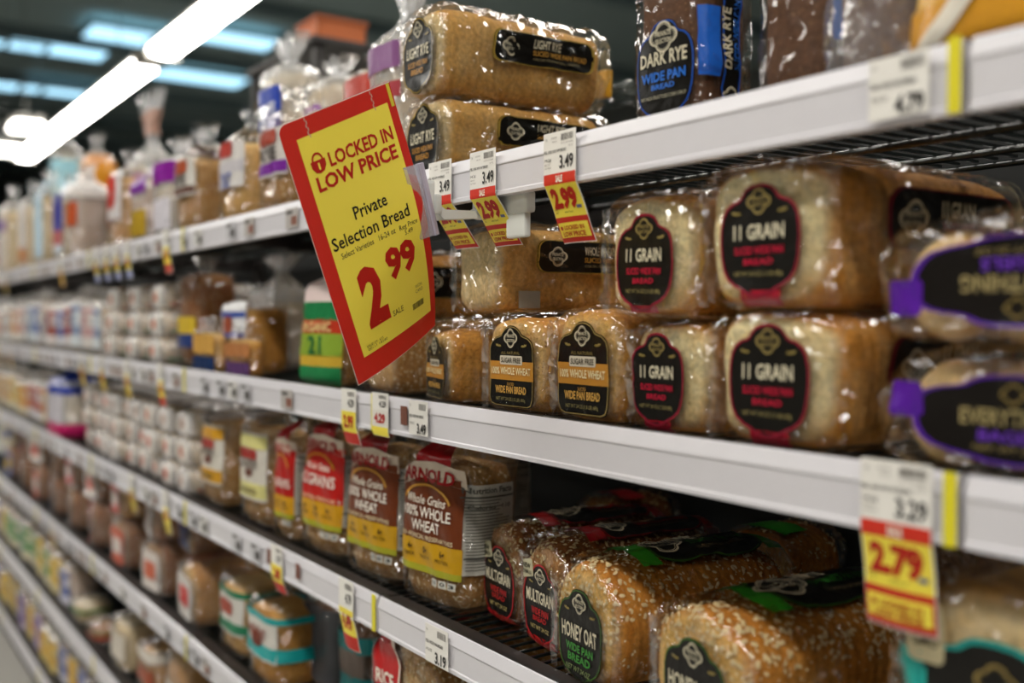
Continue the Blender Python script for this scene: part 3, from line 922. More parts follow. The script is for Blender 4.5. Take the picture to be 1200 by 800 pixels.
# ================================================================== SIGN AND PRICE TAGS
RED = 'cc2618'; DEEPRED = 'b5190f'; YELL = 'f6e24e'; INK = '17140f'
class Sheet:
    """bent card: 2D design (x right, y up, metres) -> 3D by fn(x, y) -> point, normal n"""
    def __init__(s, fn): s.fn = fn
    def pt(s, x, y, off):
        e = 1e-4
        p = s.fn(x, y); a = s.fn(x + e, y) - p; b = s.fn(x, y + e) - p
        return p + a.cross(b).normalized() * off
    def add(s, name, d2, mat, parent, off):
        V, F = d2
        return mesh(name, [tuple(s.pt(float(x), float(y), off)) for x, y in V], F, mat, parent, smooth=True)
    def card(s, name, x0, x1, y0, y1, nx, ny, th, mat, parent):
        V, F = rect2d(x0, x1, y0, y1, nx, ny); n = len(V)
        A = [tuple(s.pt(float(x), float(y), 0)) for x, y in V]; B = [tuple(s.pt(float(x), float(y), -th)) for x, y in V]
        FF = list(F) + [[n + i for i in f[::-1]] for f in F]
        bd = [i for i in range(nx + 1)] + [(j + 1) * (nx + 1) + nx for j in range(ny)] + [ny * (nx + 1) + i for i in range(nx - 1, -1, -1)] + [j * (nx + 1) for j in range(ny - 1, 0, -1)]
        for i in range(len(bd)):
            a, b = bd[i], bd[(i + 1) % len(bd)]
            FF.append([b, a, n + a, n + b])
        return mesh(name, A + B, FF, mat, parent, smooth=False)

# --- the big sale sign: sheet standing out from the rail into the aisle, drooping, lower corner curled away
SX = -1.02
SW, SH = .178, .294
def sign_fn_world():
    # pivot: top right corner of the sheet, found on the plane X = SX
    def onplane(px, py):
        t = (px - 600) / FPX
        D = SX * (math.sin(TH) + t * math.cos(TH)) / (t * math.sin(TH) - math.cos(TH))
        return Vector((SX, D - CAMD, ZP(py, SX, D - CAMD)))
    tr, tl, bl = onplane(457, 97), onplane(325, 150), onplane(420, 452)
    return tr, tl, bl
_tr, _tl, _bl = sign_fn_world()
SW, SH = (_tr - _tl).length, (_bl - _tl).length
_ux = (_tr - _tl).normalized(); _uy = (_tl - _bl).normalized()
def sign_map(x, y):           # x 0..SW from the left edge, y -SH..0 from the top edge
    u = x / SW; v = -y / SH
    p = _tl + _ux * x + _uy * y
    c = max(0.0, (v - .40) / .60)
    p.x += -.050 * c ** 1.7 * max(0, u) ** 1.6
    p.y += -.006 * c ** 2 * max(0, u) ** 2
    p.x += .004 * math.sin(u * 3.1) * (1 - v)
    return p
SG = Sheet(sign_map)
sg = empty('sale_sign', tuple(sign_map(SW, -SH * .45)))
tag(sg, 'large red-bordered yellow sale sign reading LOCKED IN LOW PRICE 2.99, tilted and curling', 'sign')
base = Vector(sg.location)
_fn = SG.fn
SG.fn = lambda x, y: _fn(x, y) - base
# the sheet itself (red), with rounded top-left corner and white cut edge
def sign_outline(ins=0):
    r = .010; O = []
    for cx, cy, a0, rr in ((SW - ins, -ins, None, 0), (ins + r, -ins - r, 90, r), (ins, -SH + ins, None, 0), (SW - ins, -SH + ins, None, 0)):
        if a0 is None: O.append((cx, cy))
        else:
            for k in range(6): O.append((cx + rr * math.cos(math.radians(a0 + 18 * k)), cy + rr * math.sin(math.radians(a0 + 18 * k))))
    return densify(np.array(O), .008)
O = sign_outline(); C_ = (SW / 2, -SH / 2)
rings = (1, .9, .8, .7, .6, .5, .4, .3, .2, .1)
SG.add('backing_card', fill2d(O, rings, C_), paper('efe9dd'), sg, -.0006)
SG.add('card_face', fill2d(O, (.994,) + rings[1:], C_), plain(RED, rough=.35, var=.03), sg, 0)
m = SW * .115
yp = SG.add('yellow_panel', rect2d(m, SW * .925, -SH * .915, -SH * .07, 16, 24), plain(YELL, rough=.38, var=.02), sg, .0004)
def sl(name, d2, col, off=.0008, parent=None): return SG.add(name, d2, paper(col), parent or yp, off)
def st(t, cx, cy, hh, ww, col=DEEPRED, bold=.02, shear=0):
    return sl('lettering', text_fit(t, SW * cx, -SH * cy, SH * hh, SW * ww, bold=bold, shear=shear), col)
st('LOCKED IN', .60, .180, .050, .58, bold=.025); st('LOW PRICE', .525, .250, .052, .72, bold=.03)
# padlock: shackle ring, body, keyhole
cx, cy = SW * .222, -SH * .172
A = [(math.cos(a), math.sin(a)) for a in np.linspace(0, math.pi, 12)]
V = np.array([(cx + .0070 * x, cy + .0085 * y + .002) for x, y in A] + [(cx + .0050 * x, cy + .0062 * y + .002) for x, y in A])
sl('padlock', merge2d([(V, [[i, i + 1, 13 + i, 12 + i] for i in range(11)]),
                       fill2d(np.array([(cx + .0092, cy + .002), (cx - .0092, cy + .002), (cx - .0088, cy - .005), (cx - .005, cy - .0108), (cx, cy - .0122), (cx + .005, cy - .0108), (cx + .0088, cy - .005)]), (1, .5), (cx, cy - .005))]), DEEPRED)
sl('padlock_keyhole', rect2d(cx - .0011, cx + .0011, cy - .0085, cy - .001), YELL, .0012)
st('Private', .525, .400, .048, .30, INK, .012); st('Selection Bread', .49, .476, .048, .71, INK, .012)
st('Select Varieties   16-24 oz', .43, .527, .022, .50, '4a4030', 0)
st('Reg Price', .81, .530, .020, .18, '4a4030', 0); st('3.49', .80, .556, .018, .08, '4a4030', 0)
st('2', .35, .715, .205, .215, DEEPRED, .05); st('99', .675, .640, .108, .30, DEEPRED, .045)
st('SALE', .54, .825, .022, .115, '5a4a20', 0); st('WITH', .80, .778, .014, .075, '8a7a40', 0); st('CARD', .80, .797, .014, .085, '8a7a40', 0)
sl('barcode', bars2d(SW * .70, SW * .84, -SH * .862, -SH * .838, 22, 3), '3a3320')
st('VALID 6/9 - 6/15', .25, .885, .010, .17, '6a5a28', 0); st('00111 18240', .27, .897, .010, .2, '6a5a28', 0)
SG.add('edge_label', rect2d(SW * .955, SW * .985, -SH * .092, -SH * .004, 1, 4), paper('d8c63a'), sg, .0004)
for ux in (.22, .80):
    SG.add('crease', merge2d([rect2d(SW * ux - .0012 + .0014 * (k % 2), SW * ux + .0002 + .0014 * (k % 2), -SH * (.006 + .0125 * (k + 1)), -SH * (.006 + .0125 * k)) for k in range(6)]), paper('c9a08f'), sg, .0004)

# --- holder: clear channel on the sign's edge, clip arm, bracket under the rail
zA = EYE + LIP['A']
hd = empty('sign_holder', (SX, .0, zA - .052)); tag(hd, 'white plastic clip arm with clear channel gripping the sale sign', 'sign holder')
hb = Vector(hd.location)
P0 = sign_map(SW, -SH * .33) - hb; P1 = sign_map(SW, -SH * .62) - hb
d = (P1 - P0).normalized()
def chan(a, b, sx, th, mat, nm, wy=.018):
    nrm = Vector((1, 0, 0)); out = d.cross(nrm).normalized()
    if out.y < 0: out = -out
    mb = MB(); q = []
    for p in (a, b):
        for yy in (-.016, .006 + wy * 0):
            for xx in (sx, sx + th): q.append(p + out * yy + nrm * xx)
    mb.v = [tuple(v) for v in q]
    mb.f = [[0, 1, 3, 2], [4, 6, 7, 5], [0, 4, 5, 1], [2, 3, 7, 6], [0, 2, 6, 4], [1, 5, 7, 3]]
    return mb.build(nm, mat, hd)
chan(P0, P1, .0014, .0018, CLEARPLAST, 'channel_flange'); chan(P0, P1, -.0045, .0018, CLEARPLAST, 'channel_flange')
out = d.cross(Vector((1, 0, 0))).normalized(); out = out if out.y > 0 else -out
mid = (P0 + P1) / 2
mbx = MB().tube([tuple(P0 + out * .008), tuple(P1 + out * .008)], .005, 6); mbx.build('channel_spine', plain('b9b2c4', rough=.25), hd)
# arm: block, knuckle, flat tongue, bracket behind the rail
k0 = mid + out * .010 - d * .004
k0.x -= .016
MB().box(k0.x - .010, k0.x + .010, k0.y - .004, k0.y + .014, k0.z - .024, k0.z + .020, .004).build('clip_block', WHITEPLAST, hd)
MB().box(k0.x - .012, k0.x + .012, k0.y + .012, k0.y + .022, k0.z - .020, k0.z + .004, .003).build('knuckle', WHITEPLAST, hd)
pr = [(k0.y + .018, k0.z - .020), (k0.y + .026, k0.z - .026), (.006, -.022), (.030, -.004), (.030, .002), (.004, -.013), (k0.y + .028, k0.z - .014), (k0.y + .018, k0.z - .008)]
MB().prism_x(pr, k0.x - .010, k0.x + .010).build('tongue', WHITEPLAST, hd)
MB().box(k0.x - .012, k0.x + .105, .012, .026, -.022, .0035, .004).build('bracket', WHITEPLAST, hd)
MB().box(k0.x + .060, k0.x + .098, .014, .024, -.050, -.020, .003).build('bracket_hook', WHITEPLAST, hd)

def price_tag(row, px, style, label, w=.056, h=.124, old='3.49', new='2.99', swing=.42, group='price tags', lift=.004, rz=0.0, tiny=False, cols=None, body=.055, stand=.0055):
    """hangs on the price rail; below the rail it swings in under the shelf"""
    X = XB(px); Z = EYE + LIP[row] + lift
    e = empty('price_tag', (X, -.004, Z), rz)
    tag(e, label, 'price tag', group)
    def fn(x, y):
        t = -y
        a = 0.0 if t < body else (t - body) * swing
        dz = t if t < body else body + (t - body) * math.sqrt(max(.2, 1 - swing ** 2))
        curl = .0025 * math.sin(t / h * 5) + .004 * (2 * x / w) ** 2 * min(1, t / h)
        return Vector((x, a - stand + .004 + curl * min(1.0, max(0.0, (t - body) / .03)), -dz))
    S = Sheet(fn)
    hw = w / 2
    ny = 4 if tiny else 14
    S.card('card', -hw, hw, -h, 0, 4, ny, .0004, paper('f0ede6'), e)
    def R(nm, x0, x1, y0, y1, col, off=.0003, par=e): return S.add(nm, rect2d(hw * x0, hw * x1, -h * y1, -h * y0, 4, 2 if tiny else 5), paper(col), par, off)
    def T(t, cx, cy, hh, ww, col, bold=.02, par=e, off=.0008): return S.add('lettering', text_fit(t, hw * cx, -h * cy, h * hh, hw * ww, bold=bold), paper(col), par, off)
    if style == 'sale':
        if not tiny:
            T('12', -.80, .055, .022, .12, '555048', 0); T('4/29/20', -.32, .05, .016, .36, '777068', 0); T('00141', -.28, .085, .014, .28, '777068', 0)
            S.add('barcode', bars2d(hw * .12, hw * .88, -h * .085, -h * .028, 26, 5), paper('6d6862'), e, .0006)
            T('0 11110 01824', .5, .110, .014, .72, '77706a', 0); T('PSEL 100% WW WP BREAD', -.25, .165, .024, 1.4, '33302c', .02)
            T('24 OZ', .72, .14, .016, .25, '77706a', 0)
            T('14.2¢', -.70, .235, .026, .42, '44403a', .01); T('PER OZ', -.74, .275, .014, .3, '77706a', 0); T('UNIT PRICE', -.70, .305, .012, .4, '77706a', 0)
            T(old, .45, .265, .110, .85, '1d1b1a', .02)
        sb = R('sale_band', -.98, .98, .36, .455, 'd3331f')
        if not tiny: T('SALE', 0, .408, .055, .42, 'f3ead8', .04, sb)
        yb = R('price_panel', -.96, .96, .455, .755, YELL)
        T(new, -.02, .58, .13 if tiny else .165, 1.5, DEEPRED, .06, yb)
        if not tiny:
            T('SAVE', -.72, .68, .018, .28, '6a5a20', 0, yb); T('.50', -.72, .71, .016, .2, '6a5a20', 0, yb); T('with Card', .05, .71, .018, .5, '54481c', .01, yb)
            R('card_symbol', .58, .84, .655, .685, '6a6a8a', .0008, yb)
        rb = R('lower_band', -.98, .98, .755, .99, 'c7281a')
        y2 = R('slogan_panel', -.90, .90, .805, .945, YELL, .0006, rb)
        if not tiny:
            T('LOCKED IN', .10, .852, .036, 1.15, DEEPRED, .03, rb, .0011); T('LOW PRICE', 0, .912, .042, 1.35, DEEPRED, .03, rb, .0011)
            S.add('padlock', fill2d(np.array([(math.cos(a), math.sin(a)) for a in np.linspace(0, 6.28, 11)[:-1]]) * h * .02 + np.array([-hw * .68, -h * .855]), (1, .5), (-hw * .68, -h * .855)), paper(DEEPRED), rb, .0011)
    elif style == 'white':
        T('12', -.80, .14, .06, .14, '555048', 0); S.add('barcode', bars2d(hw * .1, hw * .85, -h * .26, -h * .08, 22, 8), paper('5d5852'), e, .0006)
        T('PSEL WIDE PAN BREAD', -.15, .45, .08, 1.5, '33302c', .02); T('14.5¢ OZ', -.62, .66, .07, .5, '55504a', .01)
        T(old, .38, .80, .28, .95, '1d1b1a', .03)
    elif style == 'colour':
        a, b_ = cols
        R('price_panel', -.96, .96, .40, .78, a); R('lower_band', -.96, .96, .78, .99, b_)
        T(new, 0, .58, .20, 1.3, DEEPRED, .05); T(old, .35, .25, .13, .8, '1d1b1a', .02)
        S.add('barcode', bars2d(-hw * .1, hw * .85, -h * .13, -h * .05, 18, 8), paper('5d5852'), e, .0006)
    return e

# ================================================================== PRODUCTS ON THE SHELVES
def setloaf(e, X, Y, Z, label, cat='bread', group=None, rz=0, rx=0, ry=0):
    e.location = (X, Y, Z); e.rotation_euler = (rx, ry, rz)
    return tag(e, label, cat, group)
R_ = math.radians
zA, zB, zC, zD, zE, zF = [SHZ[k] for k in 'ABCDEF']

# ---------------------------------------------------------------- second shelf: Private Selection loaves
def grain(seed, w, h, L, lw, lh, cz=None, cx=0, rot=0, dome=.05):
    e, W, WF = loaf('bread_loaf', w, h, L, B_GRAIN, seed, dome=dome, wrinkle=.004, tie='c0182f')
    end_label(e, W, WF, h, '11grain', lw, lh, cx, cz, rot)
    D = Decal(W, WF, (0, L * .55, h * .62), (0, 1, 0), (0, 0, 1), (1, 0, 0))
    strip_label(e, W, WF, D, .20, h * .42, '11 GRAIN', 'SLICED WIDE PAN BREAD', '8e1f33', 'a02038')
    return e
g3 = grain(11, .148, .122, .30, .092, .102, cz=.062)
setloaf(g3, XB(830, .03) + .075, .028, zB, 'eleven grain loaf, lower right of the four, beside the purple bags', group='eleven grain loaves')
g4 = grain(12, .152, .130, .31, .092, .100, cz=.062)
setloaf(g4, XB(824, .03) + .076, .022, zB + .124, 'eleven grain loaf, upper right of the four, its dark side label showing', group='eleven grain loaves')
g5 = grain(13, .118, .114, .30, .076, .094, cz=.056, cx=-.012)
setloaf(g5, XB(734, .03) + .060, .03, zB, 'eleven grain loaf, lower left of the four, next to the sugar free loaves', group='eleven grain loaves')
g6 = grain(14, .138, .122, .31, .084, .098, cz=.056)
setloaf(g6, XB(702, .022) + .072, .020, zB + .117, 'eleven grain loaf, upper left of the four, right of the price tags', group='eleven grain loaves', ry=R_(1.5))

def sugar(seed, w=.122, h=.122, L=.28):
    e, W, WF = loaf('bread_loaf', w, h, L, B_WHEAT, seed, dome=.06, wrinkle=.003)
    end_label(e, W, WF, h, 'sugar', min(.094, w * .74), h * .84, 0, h * .50)
    return e
s7 = sugar(21, .122, .124)
setloaf(s7, XB(648, .03) + .058, .028, zB, 'sugar free whole wheat loaf standing right against the eleven grain loaves', group='sugar free whole wheat loaves')
s8 = sugar(22, .138, .118)
setloaf(s8, XB(566, .03) + .067, .028, zB, 'sugar free whole wheat loaf in the middle of its three', group='sugar free whole wheat loaves')
s9 = sugar(23, .118, .100, .19)
setloaf(s9, XB(482, .03) + .060, .035, zB, 'sugar free whole wheat loaf turned aside, next to the bottom of the sale sign', group='sugar free whole wheat loaves', rz=R_(-15))
# loaf lying on top of the sugar free loaves
e, W, WF = loaf('bread_loaf', .128, .112, .29, B_RYE, 31, dome=.06, wrinkle=.004)
D = Decal(W, WF, (0, .15, .075), (0, 1, 0), (0, 0, 1), (1, 0, 0))
strip_label(e, W, WF, D, .19, .042, 'WHOLE WHEAT', 'SLICED WIDE PAN BREAD', 'c7a64a', 'c08a3a')
MB().box(.066, .0668, .03, .062, .008, .03).build('nutrition_patch', printed('8d8a80'), e)
setloaf(e, XB(530, .05) + .060, .045, zB + .122, 'tan loaf with narrow black side label lying on the sugar free loaves', rz=R_(-4))
# a loaf under it, behind the sign's lower corner
e, W, WF = loaf('bread_loaf', .125, .112, .27, B_SEEDY, 33, dome=.06, wrinkle=.004, oats=160)
setloaf(e, XB(418, .04) + .062, .04, zB, 'seeded brown loaf half hidden behind the lower edge of the sale sign')
e, W, WF = loaf('bread_loaf', .125, .105, .27, B_WHEAT, 34, dome=.06, wrinkle=.004)
D = Decal(W, WF, (0, .13, .06), (0, 1, 0), (0, 0, 1), (1, 0, 0))
strip_label(e, W, WF, D, .18, .05, 'WHOLE WHEAT', 'SLICED WIDE PAN BREAD', 'b39a5e', 'c08a3a')
setloaf(e, XB(418, .07) + .062, .07, zB + .114, 'tan loaf with black label stacked behind the middle of the sale sign')

# purple and black bags at the right end
def bagel(R, r, seed):
    V = []; F = []; na, nb = 26, 14
    for i in range(na):
        for j in range(nb):
            A = 2 * math.pi * i / na; B = 2 * math.pi * j / nb
            q = R + r * math.cos(B) * (1 + .05 * math.sin(3 * A + seed))
            V.append((q * math.cos(A), 1.05 * r * math.sin(B), q * math.sin(A)))
    F = [[i * nb + j, i * nb + (j + 1) % nb, ((i + 1) % na) * nb + (j + 1) % nb, ((i + 1) % na) * nb + j] for i in range(na) for j in range(nb)]
    return V, F
def everything(seed, w, h, L, flip):
    e, W, WF = loaf('bread_bag', w, h, L, B_PALE, seed, dome=.0, wrinkle=.008, n=3.0, mush=0, fins=False, tail=False)
    old = [o for o in e.children if o.name.startswith('bread') and not o.name.startswith('bread_')]
    for o in old: bpy.data.objects.remove(o)
    r = h * .23
    for k in range(3):
        for j in range(3):
            V, F = bagel(h * .235, r, seed + k)
            o = mesh('bagel', V, F, B_GOLD, e, attr=[.55 if abs(v[1]) < r * .5 else .25 for v in V])
            o.location = (-w / 2 + h * .50 + k * (w - h) / 2, .040 + j * .062, h * .48); o.rotation_euler = (.1 * (k - 1), .3 * k, -.35 + .2 * j)
    sg = -1 if flip else 1
    D = Decal(W, WF, (.012, 0, h * .5), (sg, 0, 0), (0, 0, sg), (0, -1, 0))
    O = densify(SHIELD * np.array([w * .40, h * .36]), .006)
    lab = D.add('front_label', fill2d(O), printed('15110f'), e)
    D.add('border', ring2d(O, 1.0, .94), printed('55259a'), lab, .0008)
    letters(D, lab, [('EVERYTHING', .0, h * .02, h * .13, w * .40, 'a89868', .015), ('BAGELS', 0, -h * .13, h * .09, w * .26, '6b3bb5', .02), ('NET WT 20 OZ', 0, -h * .23, h * .045, w * .3, '8c7c50', .01)])
    emblem(D, lab, 0, h * .21, h * .085, 'a08a50', False)
    D.add('bag_print', fill2d(rrect(w * .14, h * .30, h * .05) + np.array([-sg * w * .42, h * .12]), (1, .5), (-sg * w * .42, h * .12)), printed('5a1fa0'), e, .0004)
    D2 = Decal(W, WF, (0, L * .4, h * .5), (0, 1, 0), (0, 0, 1), (1, 0, 0))
    D2.add('bag_print', rect2d(-L * .3, L * .3, -h * .3, h * .3, 8, 4), printed('241636'), e)
    return e
e1 = everything(41, .20, .090, .22, False)
setloaf(e1, XB(1028, .03) + .100, .03, zB, 'purple and black everything bagel bag at the right edge, lower of two', group='everything bagel bags')
e2 = everything(42, .21, .092, .22, True)
setloaf(e2, XB(1028, .03) + .105, .025, zB + .098, 'purple and black everything bagel bag at the right edge, upper one, lettering upside down', group='everything bagel bags')

# green and white organic bag left of the sign
b = simple_bag('bread_bag', .15, .11, .235, 51, B_SEEDY, [(.62, .80, 'e7d3cf', 'all'), (.48, .62, '1c7a45', 'all'), (.385, .49, 'c23a22', 'all'), (.22, .385, '8fae3a', 'front'), (.0, .14, '2a8a50', 'front')],
               text=[('ORGANIC', .435, .016, .10, 'e8c98a'), ('21', .30, .03, .04, '1c6a3a')], panel=(.14, .40, 'd8b23c'), filmmat=FILM, side=.10, lean=.05)
b.place(XB(345, .05) + .075, .11, zB, rz=R_(8)); tag(b.e, 'green, red and white organic bread bag peeking out left of the sale sign', 'bread bag')

# ---------------------------------------------------------------- third shelf: seeded loaves lying into the shelf
def seeded(seed, kind, bread, w, h, L, lw, lh, oats, title, bord, acc, print_, cz=None, cx=0):
    e, W, WF = loaf('bread_loaf', w, h, L, bread, seed, dome=.16, wrinkle=.004, oats=oats, n=3.6, tail=False)
    end_label(e, W, WF, h, kind, lw, lh, cx, cz if cz else h * .46)
    D = Decal(W, WF, (0.0, L * .60, h), (0, 1, 0), (-1, 0, 0), (0, 0, 1)); D.o.z = h * .6
    lab = strip_label(e, W, WF, D, .16, w * .62, title, 'SLICED WIDE PAN BREAD', bord, acc)
    D.add('bag_print', rect2d(-.075 - .03, -.078, -w * .3, w * .3, 3, 6), printed(print_), e, -.0002)
    D.add('bag_print', rect2d(.078, .078 + .03, -w * .3, w * .3, 3, 6), printed(print_), e, -.0002)
    return e
m1 = seeded(61, 'multi', B_MULTI, .118, .118, .26, .088, .100, 420, 'MULTIGRAIN', 'a81f24', 'b81f22', 'b4141a', cx=.004)
setloaf(m1, XB(551, .085) + .070, .085, zC, 'multigrain loaf with red-rimmed black label beside the standing whole wheat bag', group='multigrain loaves', rz=R_(-6))
m2 = seeded(62, 'multi', B_MULTI, .106, .122, .26, .080, .100, 480, 'MULTIGRAIN', 'a81f24', 'b81f22', 'b4141a')
setloaf(m2, XB(617, .075) + .044, .066, zC, 'multigrain loaf between the other multigrain loaf and the honey oat loaves', group='multigrain loaves', rz=R_(-6))
h1 = seeded(63, 'honey', B_OAT, .135, .122, .27, .090, .104, 900, 'HONEY OAT', '4f7d2c', '3c8a35', '3fae2a')
setloaf(h1, XB(645, .045) + .076, .030, zC, 'honey oat loaf with green-rimmed label next to the multigrain loaves', group='honey oat loaves', rz=R_(-6))
h2 = seeded(64, 'honey', B_OAT, .150, .118, .27, .094, .100, 950, 'HONEY OAT', '4f7d2c', '3c8a35', '3fae2a')
setloaf(h2, XB(757, .03) + .080, .020, zC, 'honey oat loaf with green-rimmed label nearest to the bottom edge', group='honey oat loaves', rz=R_(-6))
# deeper loaves in the shade
for i, (px, Y, br, lab, col) in enumerate(((705, .365, B_MULTI, 'dark seeded loaf deep in shade behind the multigrain loaves', 'a81f24'), (885, .37, B_OAT, 'loaf with bright green bag end deep behind the honey oat loaves', '3fae2a'))):
    e, W, WF = loaf('bread_loaf', .12, .115, .125, br, 70 + i, dome=.1, oats=120, res=.8, tail=False)
    D = Decal(W, WF, (0, .06, .08), (0, 1, 0), (-1, 0, 0), (0, 0, 1))
    D.add('bag_print', rect2d(-.045, .0, -.04, .04, 4, 4), printed(col), e)
    setloaf(e, XB(px, Y), Y, zC, lab)
# dark loaf and teal-labelled loaf under the big price tag
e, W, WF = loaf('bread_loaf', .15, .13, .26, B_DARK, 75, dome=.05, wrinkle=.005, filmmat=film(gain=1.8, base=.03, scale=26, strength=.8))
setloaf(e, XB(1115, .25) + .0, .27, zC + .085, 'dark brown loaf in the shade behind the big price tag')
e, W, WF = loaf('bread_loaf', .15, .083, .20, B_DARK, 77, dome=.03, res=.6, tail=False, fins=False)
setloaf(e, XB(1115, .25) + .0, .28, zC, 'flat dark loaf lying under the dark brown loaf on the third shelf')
e, W, WF = loaf('bread_loaf', .17, .115, .26, B_GOLD, 76, dome=.12, wrinkle=.003)
D = Decal(W, WF, (0, 0, .05), (1, 0, 0), (0, 0, 1), (0, -1, 0))
O = densify(SHIELD * np.array([.065, .042]), .006)
lb = D.add('end_label', fill2d(O), printed(K), e)
D.add('border', ring2d(O, 1.0, .9), printed('1f9c94'), lb, .0008); emblem(D, lb, .0, .012, .014, 'a08a50', False)
letters(D, lb, [('BRIOCHE', 0, -.012, .014, .08, CREAM, .02)])
D.add('bag_print', rect2d(-.083, -.055, -.045, .02, 3, 4), printed('22b0a4'), e)
D3 = Decal(W, WF, (-.055, 0, .085), (1, 0, 0), (0, 0, 1), (0, -1, 0))
stk = D3.add('flash_sticker', fill2d(rrect(.03, .045, .006), (1, .5)), printed('cfc39c'), e, .001)
letters(D3, stk, [('NON', 0, .008, .008, .018, '4a4030', .02), ('GMO', 0, -.006, .008, .02, '4a4030', .02)], .0018)
setloaf(e, XB(1056, .03) + .085, .022, zC + .088, 'golden loaf with teal-edged black label in the bottom right corner')
e, W, WF = loaf('bread_loaf', .16, .085, .22, B_GOLD, 78, dome=.03, res=.6, tail=False, fins=False)
setloaf(e, XB(1056, .03) + .085, .03, zC, 'flat golden loaf lying under the teal labelled loaf on the third shelf')

# standing Arnold bags
def nutrition(bag, D, cx, v0, v1, ww, col='c9c6bb'):
    h = bag.h; y0 = (v0 - .5) * h; y1 = (v1 - .5) * h
    o = D.add('nutrition_panel', rect2d(cx - ww / 2, cx + ww / 2, y0, y1, 4, 10), printed(col), bag.e, .0002)
    it = []; rnd = random.Random(4)
    y = y1 - .022
    while y > y0 + .004:
        it.append(rect2d(cx - ww * .44, cx - ww * .44 + ww * rnd.uniform(.55, .86), y, y + .0013, 5, 1)); y -= .0043
    it.append(rect2d(cx - ww * .46, cx + ww * .46, y1 - .018, y1 - .0155, 5, 1)); it.append(rect2d(cx - ww * .46, cx + ww * .46, y0 + (y1 - y0) * .18, y0 + (y1 - y0) * .20, 5, 1))
    it.append(text_fit('Nutrition Facts', cx, y1 - .007, .008, ww * .86, bold=.03)); it.append(text_fit('Calories   110', cx, y1 - .030, .006, ww * .8, bold=.02))
    D.add('lettering', merge2d(it), printed('55544f'), o, .0022)

def arnold(seed, main, arch, w, d, h, top1, bottom, lines, lean, side, hood='a3161c'):
    b = Bag('bread_bag', w, d, h, seed, body=.82, neck=.97, fan=.2, wr=.0045, lean=lean, side=side)
    b.bread(B_SEEDY, .80)
    b.film(FILM, 44, 64)
    hf = b.front()
    b.patch('label_panel', .24, .72, -hf * .98, hf * .98, printed(main), 24, 20, .0010)
    b.patch('colour_band', .21, .36, -hf * 1.0, hf * 1.0, printed(bottom), 8, 20, .0016)
    b.patch('colour_band', .19, .225, -hf * 1.0, hf * 1.0, printed('a7a52a'), 3, 20, .0018)
    b.patch('bag_hood', .70, .93, -hf * .45, hf * .60, printed(hood), 12, 14, .0010)
    D = b.decal(.5)
    # banner with the brand
    O = np.array([(-w * .44, .0), (-w * .2, .018), (w * .1, .022), (w * .44, .014), (w * .46, -.012), (w * .1, -.002), (-w * .2, -.004), (-w * .44, -.022)]) + np.array([0, (.72 - .5) * h])
    bn = D.add('banner', fill2d(densify(O, .01), (1, .6, .3), O.mean(0)), printed('d9c8b4'), b.e, .0014)
    D.add('lettering', text_fit('ARNOLD', .0, (.725 - .5) * h, .018, w * .72, bold=.03), printed('a3161c'), bn, .0022)
    # golden arch line
    A = np.linspace(math.pi * .05, math.pi * .95, 14)
    arc = np.array([(w * .34 * math.cos(a), (.575 - .5) * h + .026 * math.sin(a)) for a in A]); arc2 = arc * np.array([.93, 1]) - np.array([0, .003])
    D.add('arch_line', (np.vstack([arc, arc2]), [[i, i + 1, 15 + i, 14 + i] for i in range(13)]), printed(arch), b.e, .0016)
    for t, vz, hh, ww, col, sh in lines:
        D.add('lettering', text_fit(t, 0, (vz - .5) * h, hh, w * ww, bold=.015, shear=sh), printed(col), b.e, .0022)
    for k, t in enumerate(('4g', '0g', '6g')):
        D.add('lettering', merge2d([text_fit(t, w * (-.24 + .24 * k), (.315 - .5) * h, .009, bold=.03, xs=.9), text_fit(('FIBER', 'TRANS FAT', 'PROTEIN')[k], w * (-.24 + .24 * k), (.275 - .5) * h, .005, w * .16, bold=.01)]), printed('4a3208'), b.e, .0024)
    # little information boxes at the bottom edge of the print
    for k in range(3):
        o = D.add('info_box', rect2d(w * (.10 + .11 * k), w * (.19 + .11 * k), (.135 - .5) * h, (.175 - .5) * h), printed('d8d5c8'), b.e, .0014)
        D.add('lettering', text_fit('%d' % (110, 0, 3)[k], w * (.145 + .11 * k), (.157 - .5) * h, .005, w * .06, bold=.02), printed('333333'), o, .0020)
    D2 = Decal(b.geo[0], b.geo[1], (0, 0, h * .5), (0, 1, 0), (0, 0, 1), (1, 0, 0), .0012)
    nutrition(b, D2, -d * .05, .22, .70, d * .78)
    return b
ab1 = arnold(81, '6e3417', 'c8913a', .168, .105, .258, .72, 'c99a17',
             [('Whole Grains', .590, .0125, .56, 'e8dfcf', .25), ('100% WHOLE', .520, .0150, .68, 'f0e9dc', 0), ('WHEAT', .445, .0150, .40, 'f0e9dc', 0), ('NO ARTIFICIAL PRESERVATIVES', .383, .006, .76, 'e0cfa8', 0)], .05, .02)
ab1.place(XB(462, .04) + .084, .095, zC, rz=R_(4)); tag(ab1.e, 'brown and gold whole wheat bread bag standing left of the multigrain loaf', 'bread bag', 'upright whole grain bags')
ab2 = arnold(82, '6e3417', 'c8913a', .172, .105, .258, .72, 'c99a17',
             [('Whole Grains', .590, .0125, .56, 'e8dfcf', .25), ('100% WHOLE', .520, .0150, .68, 'f0e9dc', 0), ('WHEAT', .445, .0150, .40, 'f0e9dc', 0), ('NO ARTIFICIAL PRESERVATIVES', .383, .006, .76, 'e0cfa8', 0)], .05, .03)
ab2.place(XB(398, .04) + .087, .095, zC, rz=R_(3)); tag(ab2.e, 'brown and gold whole wheat bread bag standing between the red bag and its twin', 'bread bag', 'upright whole grain bags')
